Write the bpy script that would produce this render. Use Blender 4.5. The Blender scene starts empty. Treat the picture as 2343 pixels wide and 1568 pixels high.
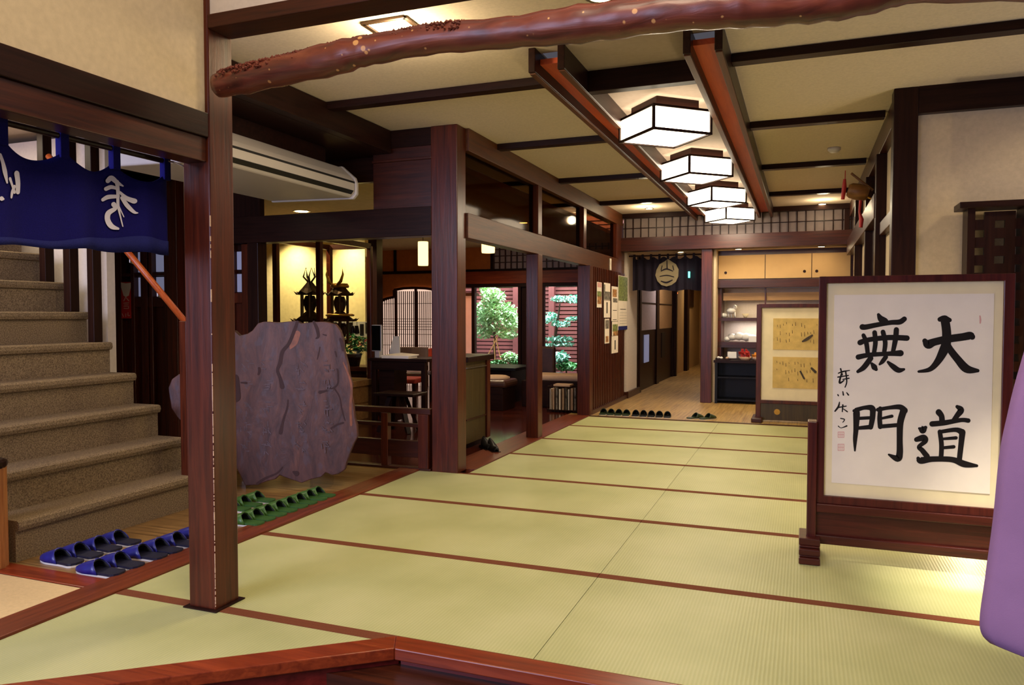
import bpy, bmesh, math, random
from mathutils import Vector, Matrix, Euler
PI=math.pi; rnd=random.Random(7)
S=bpy.context.scene; COL=S.collection
# ------------------------------------------------------------- camera
F=1734.; CX,CY=1171.5,784.
pitch=math.atan(62/F); yaw=math.atan(666/math.hypot(F,62))
FW=Vector((-math.sin(yaw)*math.cos(pitch), math.cos(yaw)*math.cos(pitch), -math.sin(pitch)))
RT=Vector((math.cos(yaw), math.sin(yaw),0)); UP=RT.cross(FW); EYE=Vector((0,0,1.25))
def ray(x,y): return FW*F+RT*(x-CX)+UP*(CY-y)
def onz(x,y,z=0.): d=ray(x,y); return EYE+d*((z-EYE.z)/d.z)
def onx(x,y,X): d=ray(x,y); return EYE+d*(X/d.x)
def ony(x,y,Y): d=ray(x,y); return EYE+d*(Y/d.y)
def onp(x,y,p0,n):
    d=ray(x,y); return EYE+d*((Vector(p0)-EYE).dot(n)/d.dot(n))
cam=bpy.data.cameras.new('camera'); co=bpy.data.objects.new('camera',cam); COL.objects.link(co)
cam.sensor_width=36; cam.lens=F/2343*36; cam.clip_start=.05; cam.clip_end=100
co.matrix_world=Matrix((RT,UP,-FW)).transposed().to_4x4(); co.location=EYE
S.camera=co
# ------------------------------------------------------------- materials
def srgb(r,g,b): 
    f=lambda c:(c/255/12.92 if c/255<=.04045 else ((c/255+.055)/1.055)**2.4)
    return (f(r),f(g),f(b),1)
def newmat(n):
    m=bpy.data.materials.new(n); m.use_nodes=True; nt=m.node_tree
    return m,nt,nt.nodes['Principled BSDF']
def N(nt,t,**k):
    n=nt.nodes.new(t)
    for a,v in k.items():
        if a in n.inputs: n.inputs[a].default_value=v
        else: setattr(n,a,v)
    return n
def objco(nt,scale=(1,1,1),rot=(0,0,0)):
    t=N(nt,'ShaderNodeTexCoord'); m=N(nt,'ShaderNodeMapping'); m.inputs['Scale'].default_value=scale; m.inputs['Rotation'].default_value=rot
    nt.links.new(t.outputs['Object'],m.inputs['Vector']); return m.outputs['Vector']
def ramp(nt,fac,stops):
    r=N(nt,'ShaderNodeValToRGB'); e=r.color_ramp.elements
    while len(e)<len(stops): e.new(.5)
    for i,(p,c) in enumerate(stops): e[i].position=p; e[i].color=c
    nt.links.new(fac,r.inputs['Fac']); return r.outputs['Color']
def bump(nt,h,b,strength=.2,dist=.01):
    n=N(nt,'ShaderNodeBump'); n.inputs['Strength'].default_value=strength; n.inputs['Distance'].default_value=dist
    nt.links.new(h,n.inputs['Height']); nt.links.new(n.outputs['Normal'],b.inputs['Normal'])
def plain(name,c,rough=.6,var=.08,sc=6,metal=0,spec=.5,bmp=0,bsc=60):
    m,nt,b=newmat(name); v=objco(nt)
    n=N(nt,'ShaderNodeTexNoise'); n.inputs['Scale'].default_value=sc; n.inputs['Detail'].default_value=5; nt.links.new(v,n.inputs['Vector'])
    c=srgb(*c); lo=tuple(x*(1-var*1.6) for x in c[:3])+(1,); hi=tuple(min(1,x*(1+var*1.6)) for x in c[:3])+(1,)
    nt.links.new(ramp(nt,n.outputs['Fac'],[(.3,lo),(.7,hi)]),b.inputs['Base Color'])
    b.inputs['Roughness'].default_value=rough; b.inputs['Metallic'].default_value=metal; b.inputs['Specular IOR Level'].default_value=spec
    if bmp:
        k=N(nt,'ShaderNodeTexNoise'); k.inputs['Scale'].default_value=bsc; k.inputs['Detail'].default_value=3; nt.links.new(v,k.inputs['Vector']); bump(nt,k.outputs['Fac'],b,bmp,.01)
    return m
def wood(name,c1,c2,axis='z',rough=.35,sc=1.,coat=.0):
    m,nt,b=newmat(name); s={'x':(1.2,22,22),'y':(22,1.2,22),'z':(22,22,1.2)}[axis]; v=objco(nt,tuple(q*sc for q in s))
    n=N(nt,'ShaderNodeTexNoise'); n.inputs['Scale'].default_value=1.6; n.inputs['Detail'].default_value=7; n.inputs['Roughness'].default_value=.65; n.inputs['Distortion'].default_value=.6
    nt.links.new(v,n.inputs['Vector'])
    nt.links.new(ramp(nt,n.outputs['Fac'],[(.3,srgb(*c1)),(.72,srgb(*c2))]),b.inputs['Base Color'])
    b.inputs['Roughness'].default_value=rough; bump(nt,n.outputs['Fac'],b,.12,.006)
    b.inputs['Specular IOR Level'].default_value=.36
    if c2[0]<50: b.inputs['Specular IOR Level'].default_value=.12
    return m
def planks(name,c1,c2,c3,axis='y',w=.08,L=1.2,rough=.3,coat=0):
    m,nt,b=newmat(name); v=objco(nt,rot=(0,0,PI/2) if axis=='y' else (0,0,0))
    br=N(nt,'ShaderNodeTexBrick'); br.inputs['Scale'].default_value=1; br.inputs['Brick Width'].default_value=L; br.inputs['Row Height'].default_value=w
    br.inputs['Mortar Size'].default_value=.0015; br.inputs['Color1'].default_value=srgb(*c1); br.inputs['Color2'].default_value=srgb(*c2); br.inputs['Mortar'].default_value=srgb(*[q*.35 for q in c1])
    nt.links.new(v,br.inputs['Vector'])
    v2=objco(nt,(30,1.5,1) if axis=='y' else (1.5,30,1)); n=N(nt,'ShaderNodeTexNoise'); n.inputs['Scale'].default_value=1.3; n.inputs['Detail'].default_value=6; nt.links.new(v2,n.inputs['Vector'])
    mx=N(nt,'ShaderNodeMix',data_type='RGBA'); nt.links.new(ramp(nt,n.outputs['Fac'],[(.35,(0,0,0,1)),(.75,(1,1,1,1))]),mx.inputs[0]); nt.links.new(br.outputs['Color'],mx.inputs[6]); mx.inputs[7].default_value=srgb(*c3)
    nt.links.new(mx.outputs[2],b.inputs['Base Color']); b.inputs['Roughness'].default_value=rough
    if coat: b.inputs['Coat Weight'].default_value=coat; b.inputs['Coat Roughness'].default_value=.12
    return m
def emis(name,c,s,base=None):
    m,nt,b=newmat(name); b.inputs['Base Color'].default_value=srgb(*(base or c)); b.inputs['Emission Color'].default_value=srgb(*c); b.inputs['Emission Strength'].default_value=s; b.inputs['Roughness'].default_value=.6
    return m
def glass(name,tint=(255,255,255),rough=.02,refl=.55,base=.035):
    m,nt,b=newmat(name); nt.nodes.remove(b); out=nt.nodes['Material Output']
    t=N(nt,'ShaderNodeBsdfTransparent'); t.inputs['Color'].default_value=srgb(*tint); g=N(nt,'ShaderNodeBsdfGlossy'); g.inputs['Roughness'].default_value=rough
    lw=N(nt,'ShaderNodeLayerWeight'); pw=N(nt,'ShaderNodeMath',operation='POWER'); nt.links.new(lw.outputs['Facing'],pw.inputs[0]); pw.inputs[1].default_value=4; fr=N(nt,'ShaderNodeMath',operation='MULTIPLY_ADD'); nt.links.new(pw.outputs[0],fr.inputs[0]); fr.inputs[1].default_value=refl; fr.inputs[2].default_value=base
    mx=N(nt,'ShaderNodeMixShader'); nt.links.new(fr.outputs[0],mx.inputs[0]); nt.links.new(t.outputs[0],mx.inputs[1]); nt.links.new(g.outputs[0],mx.inputs[2]); nt.links.new(mx.outputs[0],out.inputs['Surface'])
    return m
def tatami_mat():
    m,nt,b=newmat('woven rush'); v=objco(nt)
    w=N(nt,'ShaderNodeTexWave',wave_type='BANDS',bands_direction='X'); w.inputs['Scale'].default_value=22; w.inputs['Distortion'].default_value=.6; w.inputs['Detail'].default_value=2; nt.links.new(v,w.inputs['Vector'])
    w2=N(nt,'ShaderNodeTexWave',wave_type='BANDS',bands_direction='Y'); w2.inputs['Scale'].default_value=60; w2.inputs['Distortion'].default_value=1.5; nt.links.new(v,w2.inputs['Vector'])
    n=N(nt,'ShaderNodeTexNoise'); n.inputs['Scale'].default_value=1.7; n.inputs['Detail'].default_value=4; nt.links.new(v,n.inputs['Vector'])
    a=N(nt,'ShaderNodeMath',operation='MULTIPLY_ADD'); nt.links.new(w.outputs['Fac'],a.inputs[0]); a.inputs[1].default_value=.16; nt.links.new(n.outputs['Fac'],a.inputs[2])
    a2=N(nt,'ShaderNodeMath',operation='MULTIPLY_ADD'); nt.links.new(w2.outputs['Fac'],a2.inputs[0]); a2.inputs[1].default_value=.08; nt.links.new(a.outputs[0],a2.inputs[2])
    nt.links.new(ramp(nt,a2.outputs[0],[(.3,srgb(158,158,104)),(.62,srgb(176,175,120)),(.9,srgb(190,187,136))]),b.inputs['Base Color'])
    b.inputs['Roughness'].default_value=.5; b.inputs['Specular IOR Level'].default_value=.35
    bump(nt,w.outputs['Fac'],b,.12,.004); return m
def carpet():
    m,nt,b=newmat('stair carpet'); v=objco(nt)
    n=N(nt,'ShaderNodeTexNoise'); n.inputs['Scale'].default_value=150; n.inputs['Detail'].default_value=3; nt.links.new(v,n.inputs['Vector'])
    nt.links.new(ramp(nt,n.outputs['Fac'],[(.32,srgb(92,76,58)),(.68,srgb(150,128,98))]),b.inputs['Base Color']); b.inputs['Roughness'].default_value=.95; b.inputs['Specular IOR Level'].default_value=.1
    bump(nt,n.outputs['Fac'],b,.5,.006); return m
def logmat():
    m,nt,b=newmat('polished bark log'); v=objco(nt,(2.2,14,14)); v1=objco(nt)
    n=N(nt,'ShaderNodeTexNoise'); n.inputs['Scale'].default_value=1.5; n.inputs['Detail'].default_value=8; n.inputs['Distortion'].default_value=1; nt.links.new(v,n.inputs['Vector'])
    base=ramp(nt,n.outputs['Fac'],[(.3,srgb(70,28,18)),(.55,srgb(110,48,32)),(.8,srgb(140,74,48))])
    k=N(nt,'ShaderNodeTexVoronoi'); k.inputs['Scale'].default_value=26; k.inputs['Randomness'].default_value=1; nt.links.new(v1,k.inputs['Vector'])
    n2=N(nt,'ShaderNodeTexNoise'); n2.inputs['Scale'].default_value=7; n2.inputs['Detail'].default_value=3; nt.links.new(v1,n2.inputs['Vector'])
    ad=N(nt,'ShaderNodeMath',operation='ADD'); nt.links.new(k.outputs['Distance'],ad.inputs[0]); nt.links.new(n2.outputs['Fac'],ad.inputs[1])
    fac=ramp(nt,ad.outputs[0],[(.56,(1,1,1,1)),(.62,(0,0,0,1))])
    mx=N(nt,'ShaderNodeMix',data_type='RGBA'); nt.links.new(fac,mx.inputs[0]); nt.links.new(base,mx.inputs[6]); mx.inputs[7].default_value=srgb(206,150,90)
    nt.links.new(mx.outputs[2],b.inputs['Base Color']); b.inputs['Roughness'].default_value=.42; b.inputs['Coat Weight'].default_value=.3; b.inputs['Coat Roughness'].default_value=.25
    bump(nt,n.outputs['Fac'],b,.4,.01); return m
def slabmat():
    m,nt,b=newmat('carved slab wood'); v=objco(nt,(7,7,2.6))
    n=N(nt,'ShaderNodeTexNoise'); n.inputs['Scale'].default_value=1.4; n.inputs['Detail'].default_value=9; n.inputs['Roughness'].default_value=.7; n.inputs['Distortion'].default_value=.8; nt.links.new(v,n.inputs['Vector'])
    base=ramp(nt,n.outputs['Fac'],[(.3,srgb(50,27,26)),(.5,srgb(80,47,41)),(.72,srgb(106,65,52))])
    v2=objco(nt,(24,24,11)); k=N(nt,'ShaderNodeTexNoise'); k.inputs['Scale'].default_value=1; k.inputs['Detail'].default_value=2; nt.links.new(v2,k.inputs['Vector'])
    mx=N(nt,'ShaderNodeMix',data_type='RGBA'); nt.links.new(ramp(nt,k.outputs['Fac'],[(.58,(0,0,0,1)),(.68,(.4,.4,.4,1))]),mx.inputs[0]); nt.links.new(base,mx.inputs[6]); mx.inputs[7].default_value=srgb(76,66,78)
    nt.links.new(mx.outputs[2],b.inputs['Base Color']); b.inputs['Roughness'].default_value=.5; bump(nt,n.outputs['Fac'],b,.5,.01); return m
def fabric(name,c,sc=300,rough=.9):
    m=plain(name,c,rough,.12,sc,spec=.15,bmp=.3,bsc=400); return m
M=dict(
 tatami=tatami_mat(), heri=fabric('tatami edging',(112,62,38)), carpet=carpet(), log=logmat(), slab=slabmat(),
 wx=wood('dark wood x',(38,15,8),(76,32,16),'x',.34), wy=wood('dark wood y',(38,15,8),(78,34,16),'y',.34), wz=wood('dark wood z',(48,17,8),(94,38,18),'z',.3),
 kx=wood('near black wood x',(26,13,10),(46,24,18),'x',.35), ky=wood('near black wood y',(26,13,10),(46,24,18),'y',.35), kz=wood('near black wood z',(28,14,11),(48,25,18),'z',.35),
 warm=wood('amber wood beam',(58,28,10),(98,50,16),'y',.45), redx=wood('red step wood x',(96,30,14),(150,62,28),'x',.3), redy=wood('red step wood y',(80,30,16),(126,58,30),'y',.34),
 redface=wood('red lacquer face',(78,16,14),(118,34,28),'x',.28), rail=wood('orange handrail wood',(140,58,22),(176,84,36),'z',.3), mah=wood('red mahogany',(44,13,11),(84,32,22),'x',.28), mahz=wood('red mahogany upright',(54,16,15),(92,36,26),'z',.28),
 light=wood('light drawer wood',(120,82,44),(158,112,62),'x',.5), pale=wood('ribbed log post',(130,72,34),(190,130,76),'z',.4),
 plaster=plain('beige plaster',(196,176,146),.92,.04,40,spec=.15,bmp=.08,bsc=250), plasterw=plain('pale plaster',(214,200,188),.92,.03,40,spec=.15), ceil=plain('ceiling board cloth',(206,190,170),.95,.04,60,spec=.1,bmp=.1,bsc=300),
 ceilc=plain('lamp bay ceiling',(160,142,128),.8,.03,30,spec=.3), orange=plain('orange plaster',(190,112,54),.85,.05,12,spec=.2), redpan=wood('orange red ceiling panel',(170,62,28),(196,84,42),'y',.45),
 ywall=plain('ochre plaster',(204,184,134),.9,.05,20,spec=.2), grey=plain('air conditioner plastic',(196,188,182),.4,.02,4), dk=plain('black recess',(14,11,11),.6,.1), blk=plain('black lacquer',(14,12,14),.4,.1,spec=.2), ink=plain('black ink',(26,19,16),.7,.1,spec=.2),
 paper=plain('washi paper',(236,222,204),.85,.02,8,spec=.1), cream=plain('cream mount',(232,214,172),.85,.03,8,spec=.1), gold=plain('brass',(190,140,60),.3,.1,metal=.9), bronze=plain('dark bronze',(70,52,36),.4,.2,metal=.7), steel=plain('steel rod',(150,140,130),.3,.05,metal=.9),
 navy=fabric('navy cotton',(22,18,90)), navyd=fabric('navy hem',(34,36,96)), white=plain('white dye',(222,214,226),.9,.02,spec=.1), pink=plain('faded seal red',(216,160,150),.8,.05),
 purple=plain('purple curtain cloth',(144,108,148),.85,.03,9,spec=.2,bmp=.1,bsc=500), dnoren=fabric('dark corridor curtain',(34,28,40)), emb=plain('emblem dye',(138,124,96),.9,.1),
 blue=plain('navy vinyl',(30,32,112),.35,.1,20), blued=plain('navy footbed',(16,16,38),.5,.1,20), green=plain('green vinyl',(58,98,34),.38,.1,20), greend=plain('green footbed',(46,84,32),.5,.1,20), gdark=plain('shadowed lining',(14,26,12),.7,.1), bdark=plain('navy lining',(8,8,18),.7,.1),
 rim=plain('pale sole rim',(200,194,184),.5,.05), slipd=plain('black slipper vinyl',(18,20,20),.35,.1), slipg=plain('dark green slipper vinyl',(36,52,22),.4,.1),
 floorr=planks('red lobby boards',(70,26,16),(92,36,22),(52,18,12),'x',.09,1.4,.16,.3), floorl=planks('strip corridor boards',(120,88,48),(96,66,34),(150,114,66),'x',.05,.9,.35), floorb=planks('pale back boards',(176,138,78),(140,102,54),(200,166,104),'y',.05,.9,.35),
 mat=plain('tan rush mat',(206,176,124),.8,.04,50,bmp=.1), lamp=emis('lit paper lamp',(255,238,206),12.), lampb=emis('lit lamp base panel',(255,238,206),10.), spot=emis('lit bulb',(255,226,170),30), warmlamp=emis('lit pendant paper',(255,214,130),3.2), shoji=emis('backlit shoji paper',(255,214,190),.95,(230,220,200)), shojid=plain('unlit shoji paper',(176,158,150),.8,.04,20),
 glass=glass('window glass'), cglass=glass('showcase glass',(250,250,240)), acry=glass('clear acrylic',(240,240,235)), glassd=glass('dark transom glass',(170,140,104),.06,.14,.008),
 leaf=plain('tree leaves',(158,200,140),.5,.3,3), leaf2=plain('shrub leaves',(70,140,70),.5,.3,3), leaf3=plain('blue green leaves',(120,186,160),.5,.25,3), bark=plain('bark',(70,56,44),.9,.2,20), bamboo=plain('bamboo stake',(214,176,112),.5,.08), gfence=planks('garden slat fence',(98,48,42),(110,56,50),(82,36,32),'x',.07,2,.6), gwall=plain('lilac garden wall',(196,188,210),.9,.04), soil=plain('garden soil',(70,64,50),.95,.2,12),
 cushion=fabric('beige cushion',(206,170,140)), leather=plain('brown leather',(70,40,28),.35,.15,14), redle=plain('red leather',(140,44,28),.35,.12,14), cloth=fabric('taupe upholstery',(110,88,78)),
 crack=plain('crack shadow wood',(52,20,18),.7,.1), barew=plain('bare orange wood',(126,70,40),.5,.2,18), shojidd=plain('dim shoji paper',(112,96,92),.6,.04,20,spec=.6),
 sticker=plain('red sticker',(196,36,36),.5,.05), red=plain('red cord',(170,28,22),.6,.1), wht=plain('white porcelain',(236,232,224),.3,.02), yel=plain('orange packets',(226,150,50),.5,.1), screen=plain('monitor glass',(8,9,10),.12,.02), pot=plain('foliage green',(44,120,54),.5,.2,8),
 green_led=emis('green sign light',(90,255,220),4), red_led=emis('red alarm lamp',(255,90,40),12), bluegl=emis('glowing blue pane',(176,180,220),.28,(120,120,140)), photo1=plain('green photo print',(120,130,70),.5,.6,30), photo2=plain('grey photo print',(120,112,100),.5,.6,30), photo3=plain('tan photo print',(170,120,70),.5,.6,30), brown=wood('cabinet door wood',(150,112,66),(184,142,90),'x',.45), fusuma=plain('fusuma paper',(184,148,98),.8,.03,6), scroll=plain('aged scroll paper',(206,172,98),.85,.08,14), olive=wood('olive wood panel',(52,40,20),(78,62,32),'z',.4), mall=wood('mallet wood',(92,56,22),(130,84,38),'x',.45),
)
# ------------------------------------------------------------- mesh helpers
JC=[0]
class MB:
    def __init__(s): s.v=[]; s.f=[]
    def add(s,vs,fs):
        o=len(s.v); s.v+= [tuple(v) for v in vs]; s.f+= [tuple(o+i for i in f) for f in fs]; return s
    def box(s,x0,x1,y0,y1,z0,z1):
        x0,x1=min(x0,x1),max(x0,x1); y0,y1=min(y0,y1),max(y0,y1); z0,z1=min(z0,z1),max(z0,z1)
        JC[0]+=1; e=.00011*(JC[0]%5); x0-=e;x1+=e;y0-=e;y1+=e;z1+=e
        return s.add([(x0,y0,z0),(x1,y0,z0),(x1,y1,z0),(x0,y1,z0),(x0,y0,z1),(x1,y0,z1),(x1,y1,z1),(x0,y1,z1)],[(0,3,2,1),(4,5,6,7),(0,1,5,4),(1,2,6,5),(2,3,7,6),(3,0,4,7)])
    def bar(s,a,b,w,h=None,up=(0,0,1)):
        a=Vector(a);b=Vector(b);h=h or w; d=(b-a).normalized(); u=Vector(up)
        if abs(d.dot(u))>.95: u=Vector((0,1,0))
        r=d.cross(u).normalized(); u=r.cross(d); vs=[]
        for p in(a,b):
            for i,j in((-1,-1),(1,-1),(1,1),(-1,1)): vs.append(p+r*(i*w/2)+u*(j*h/2))
        return s.add(vs,[(0,1,2,3),(7,6,5,4),(0,4,5,1),(1,5,6,2),(2,6,7,3),(3,7,4,0)])
    def tube(s,pts,rs,n=12,cap=True,jit=0):
        pts=[Vector(p) for p in pts]; rs=rs if hasattr(rs,'__len__') else [rs]*len(pts); vs=[];fs=[]; u0=None
        for i,p in enumerate(pts):
            d=(pts[min(i+1,len(pts)-1)]-pts[max(i-1,0)]).normalized()
            if u0 is None: u0=Vector((0,0,1)) if abs(d.z)<.9 else Vector((0,1,0))
            r=d.cross(u0).normalized(); u=r.cross(d)
            for k in range(n):
                a=2*PI*k/n; q=rs[i]*(1+jit*(rnd.random()-.5)); vs.append(p+r*(math.cos(a)*q)+u*(math.sin(a)*q))
        for i in range(len(pts)-1):
            for k in range(n): a=i*n+k;b=i*n+(k+1)%n; fs.append((a,b,b+n,a+n))
        if cap: fs.append(tuple(range(n))[::-1]); fs.append(tuple((len(pts)-1)*n+k for k in range(n)))
        return s.add(vs,fs)
    def lathe(s,prof,c=(0,0,0),n=20):
        vs=[];fs=[]
        for r,z in prof:
            for k in range(n): a=2*PI*k/n; vs.append((c[0]+r*math.cos(a),c[1]+r*math.sin(a),c[2]+z))
        m=len(prof)
        for i in range(m-1):
            for k in range(n): a=i*n+k;b=i*n+(k+1)%n; fs.append((a,b,b+n,a+n))
        if prof[0][0]>1e-5: fs.append(tuple(range(n))[::-1])
        if prof[-1][0]>1e-5: fs.append(tuple((m-1)*n+k for k in range(n)))
        return s.add(vs,fs)
    def prism(s,pts,off):
        pts=[Vector(p) for p in pts]; n=len(pts); off=Vector(off)
        return s.add(pts+[p+off for p in pts],[tuple(range(n))[::-1],tuple(range(n,2*n))]+[(i,(i+1)%n,n+(i+1)%n,n+i) for i in range(n)])
    def quad(s,a,b,c,d): return s.add([a,b,c,d],[(0,1,2,3)])
    def build(s,name,mat,parent=None,bevel=0,smooth=False,solid=0,subsurf=0):
        me=bpy.data.meshes.new(name); vs=s.v
        if parent is not None:
            inv=WM(parent).inverted(); vs=[tuple(inv@Vector(v)) for v in s.v]
        me.from_pydata(vs,[],s.f)
        bm=bmesh.new(); bm.from_mesh(me); bmesh.ops.recalc_face_normals(bm,faces=bm.faces); bm.to_mesh(me); bm.free()
        me.materials.append(M[mat]); o=bpy.data.objects.new(name,me); COL.objects.link(o)
        if parent is not None: o.parent=parent
        if smooth:
            for p in me.polygons: p.use_smooth=True
        if solid: q=o.modifiers.new('solid','SOLIDIFY'); q.thickness=solid; q.offset=0
        if subsurf: q=o.modifiers.new('sub','SUBSURF'); q.levels=subsurf; q.render_levels=subsurf
        if bevel: q=o.modifiers.new('bevel','BEVEL'); q.width=bevel; q.segments=2; q.limit_method='ANGLE'
        return o
def WM(o):
    m=Matrix.LocRotScale(o.location,o.rotation_euler,o.scale)
    return WM(o.parent)@m if o.parent else m
def tag(o,label,cat,group=None,kind=None):
    o['label']=label; o['category']=cat
    if group: o['group']=group
    if kind: o['kind']=kind
    return o
def thing(name,label,cat,loc=(0,0,0),rz=0,group=None):
    o=bpy.data.objects.new(name,None); o.empty_display_size=.05; COL.objects.link(o); o.location=loc; o.rotation_euler=(0,0,rz)
    return tag(o,label,cat,group)
def struct(o,label): o['kind']='structure'; o['label']=label; return o
TN=[0]
def trim(mb,mat,label,bevel=.004):
    TN[0]+=1; return struct(mb.build('trim_%d'%TN[0],mat,bevel=bevel),label)
def dup(root,loc=None,rz=None,label=None):
    r=root.copy(); COL.objects.link(r)
    if loc is not None: r.location=loc
    if rz is not None: r.rotation_euler=(0,0,rz)
    if label: r['label']=label
    for ch in list(root.children):
        c=ch.copy(); COL.objects.link(c); c.parent=r
        for g in list(ch.children):
            d=g.copy(); COL.objects.link(d); d.parent=c
    return r
B=lambda *a: MB().box(*a)
# strokes: brush marks as smooth ribbons with round ends
def catmull(P,k=6):
    out=[]
    for i in range(len(P)-1):
        a=P[max(i-1,0)];b=P[i];c=P[i+1];d=P[min(i+2,len(P)-1)]
        for j in range(k):
            t=j/k; out.append(tuple(.5*((2*b[q])+(-a[q]+c[q])*t+(2*a[q]-5*b[q]+4*c[q]-d[q])*t*t+(-a[q]+3*b[q]-3*c[q]+d[q])*t**3) for q in range(3)))
    out.append(tuple(P[-1])); return out
def strokes(lst,f,eps,n):
    """lst of [(x,y,w)..] in drawing units, f maps (x,y)->world point, n = surface normal"""
    mb=MB(); n=Vector(n)
    for si,P in enumerate(lst):
        C=catmull(P) if len(P)>1 else [P[0],(P[0][0]+1,P[0][1],P[0][2])]
        o=n*(eps*(1+.12*si)); L=[];R=[]
        for i,(x,y,w) in enumerate(C):
            a=C[max(i-1,0)];b=C[min(i+1,len(C)-1)]; dx,dy=b[0]-a[0],b[1]-a[1]; l=math.hypot(dx,dy) or 1; nx,ny=-dy/l,dx/l
            L.append(Vector(f(x+nx*w/2,y+ny*w/2))+o); R.append(Vector(f(x-nx*w/2,y-ny*w/2))+o)
        for i in range(len(C)-1): mb.quad(L[i],L[i+1],R[i+1],R[i])
        for e,(x,y,w) in ((0,C[0]),(1,C[-1])):
            o2=n*(eps*(1.05+.12*si)); mb.add([Vector(f(x+math.cos(k*PI/6)*w/2,y+math.sin(k*PI/6)*w/2))+o2 for k in range(12)],[tuple(range(12))])
    return mb
# ============================================================= FLOORS
struct(B(-12,-3.05,2.5,5.42,-.06,0).build('floor','floorl'),'brown strip wooden corridor floor by the stairs')
struct(MB().box(-12,-2.76,5.42,12,-.06,0).box(-2.76,-2.46,5.6,9.1,-.06,0).build('floor','floorr'),'glossy red brown lobby floorboards')
struct(B(-2.76,4.,9.1,22,-.06,0).build('floor','floorb'),'pale strip wooden floor at the back')
struct(B(-12,-3.05,-3,2.5,-.08,-.002).build('floor','mat'),'tan matting floor in the lower left corner')
struct(MB().add([(-6,-3,-.4),(4,-3,-.4),(4,2.5,-.4),(-6,2.5,-.4)],[(0,1,2,3)]).build('floor','soil'),'sunken entrance floor')
struct(B(-3.06,4,2.3,9.1,-.2,-.056).build('floor','wx'),'base under the straw mats')
rows=[2.53,3.51,4.54,5.43,6.37,7.27,8.24,9.08]
names=['first row from the entrance step','second row from the entrance step','third row, level with the thick post','fourth row','fifth row, level with the second doorway','sixth row','last row before the wooden floor']
for i in range(7):
    for side in (0,1):
        x0,x1=((-2.87 if i<3 else -2.46),-.9) if side==0 else (-.9,2.4)
        a,b=rows[i],rows[i+1]
        t=thing('tatami_mat','green woven straw mat %s of the long seam, %s'%('left' if side==0 else 'right',names[i]),'tatami mat',((x0+x1)/2,(a+b)/2,-.055),0,'tatami mats of the hall')
        B(x0+.0015,x1-.0015,a+.028,b-.028,-.055,0).build('rush_surface','tatami',t)
        for q in ((a+.0005,a+.028),(b-.028,b-.0005)): B(x0+.0015,x1-.0015,q[0],q[1],-.055,.0015).build('cloth_edging','heri',t)
t=thing('tatami_mat','three-cornered green straw mat in front of the dark square post','tatami mat',(-2.5,2.2,-.055),0,'tatami mats of the hall')
MB().prism([(-2.87,2.5,-.055),(-1.47,2.5,-.055),(-2.42,1.76,-.055),(-3.3,1.05,-.055),(-2.87,1.05,-.055)][:3]+[(-2.87,1.4,-.055)],(0,0,.055)).build('rush_surface','tatami',t)
B(-2.87,-1.5,2.5,2.529,-.055,.0015).build('cloth_edging','heri',t)
# kerbs
trim(B(-3.05,-2.872,1.0,5.4,-.06,.012),'redy','wooden kerb strip left of the mats')
trim(B(-3.78,-3.05,2.5,2.62,-.055,.005),'redx','brown sill board behind the tan matting')
trim(B(-2.76,-2.462,5.56,9.1,-.05,.008),'redy','dark threshold strip beside the mats')
trim(B(-2.46,2.4,9.08,9.12,-.05,.006),'kx','dark edge strip where mats meet the wooden floor')
trim(MB().prism([(-1.45,2.53,-.03),(2.4,2.53,-.03),(2.4,2.43,-.03),(-1.40,2.43,-.03)],(0,0,.045)),'redx','reddish step edge along the right side of the entrance')
d=Vector((-2.42+1.47,1.76-2.5,0)).normalized(); nrm=Vector((-d.y,d.x,0)); nrm=nrm if nrm.y<0 else -nrm
a=Vector((-1.45,2.53,-.03)); b=a+d*2.2; c=Vector((-1.40,2.43,-.03))
trim(MB().prism([a,b,b+nrm*.1,c],(0,0,.045)),'redx','reddish step edge slanting away left from the corner')
struct(MB().box(-1.39,2.4,2.46,2.5,-.4,-.03).build('wall_front','redface'),'red lacquered riser below the right step edge')
struct(MB().prism([c+Vector((0,.03,0)),b+nrm*.07,b+nrm*.03,c+Vector((0,.07,0))],(0,0,-.37)).build('wall_front','redface'),'red lacquered riser below the slanting step edge')
# ============================================================= CEILINGS
CZ=2.74
cl=MB().box(-3.16,-1.45,2.64,11.1,CZ,CZ+.05).box(-.4,4,2.64,11.1,CZ,CZ+.05).box(-1.45,-.4,2.64,4.14,CZ,CZ+.05)
struct(cl.build('ceiling','ceil'),'beige panelled main ceiling')
struct(B(-1.24,-.6,4.05,11.1,CZ-.005,CZ+.045).build('ceiling','ceilc'),'pinkish lamp bay ceiling strip')
struct(B(-1.41,-1.28,4.12,11.0,CZ-.07,CZ-.04).build('ceiling','redpan'),'orange red ceiling channel left of the lamps')
struct(B(-.56,-.44,4.12,11.0,CZ-.07,CZ-.04).build('ceiling','redpan'),'orange red ceiling channel right of the lamps')
struct(B(-4.6,-3.2,2.64,5.5,2.56,2.62).build('ceiling','kx'),'dark board soffit above the air conditioner')
struct(B(-12,-4.6,.3,5.5,2.66,2.7).build('ceiling','ceil'),'pale ceiling over the stairs')
struct(B(-12,-2.6,5.6,12.1,2.42,2.47).build('ceiling','ywall'),'tan lobby ceiling')
struct(B(-3,1.6,11.25,20,2.19,2.25).build('ceiling','ceil'),'low ceiling of the back corridor')
struct(B(-6,4,-3,2.5,4.3,4.35).build('ceiling','plasterw'),'high entrance ceiling')
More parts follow.
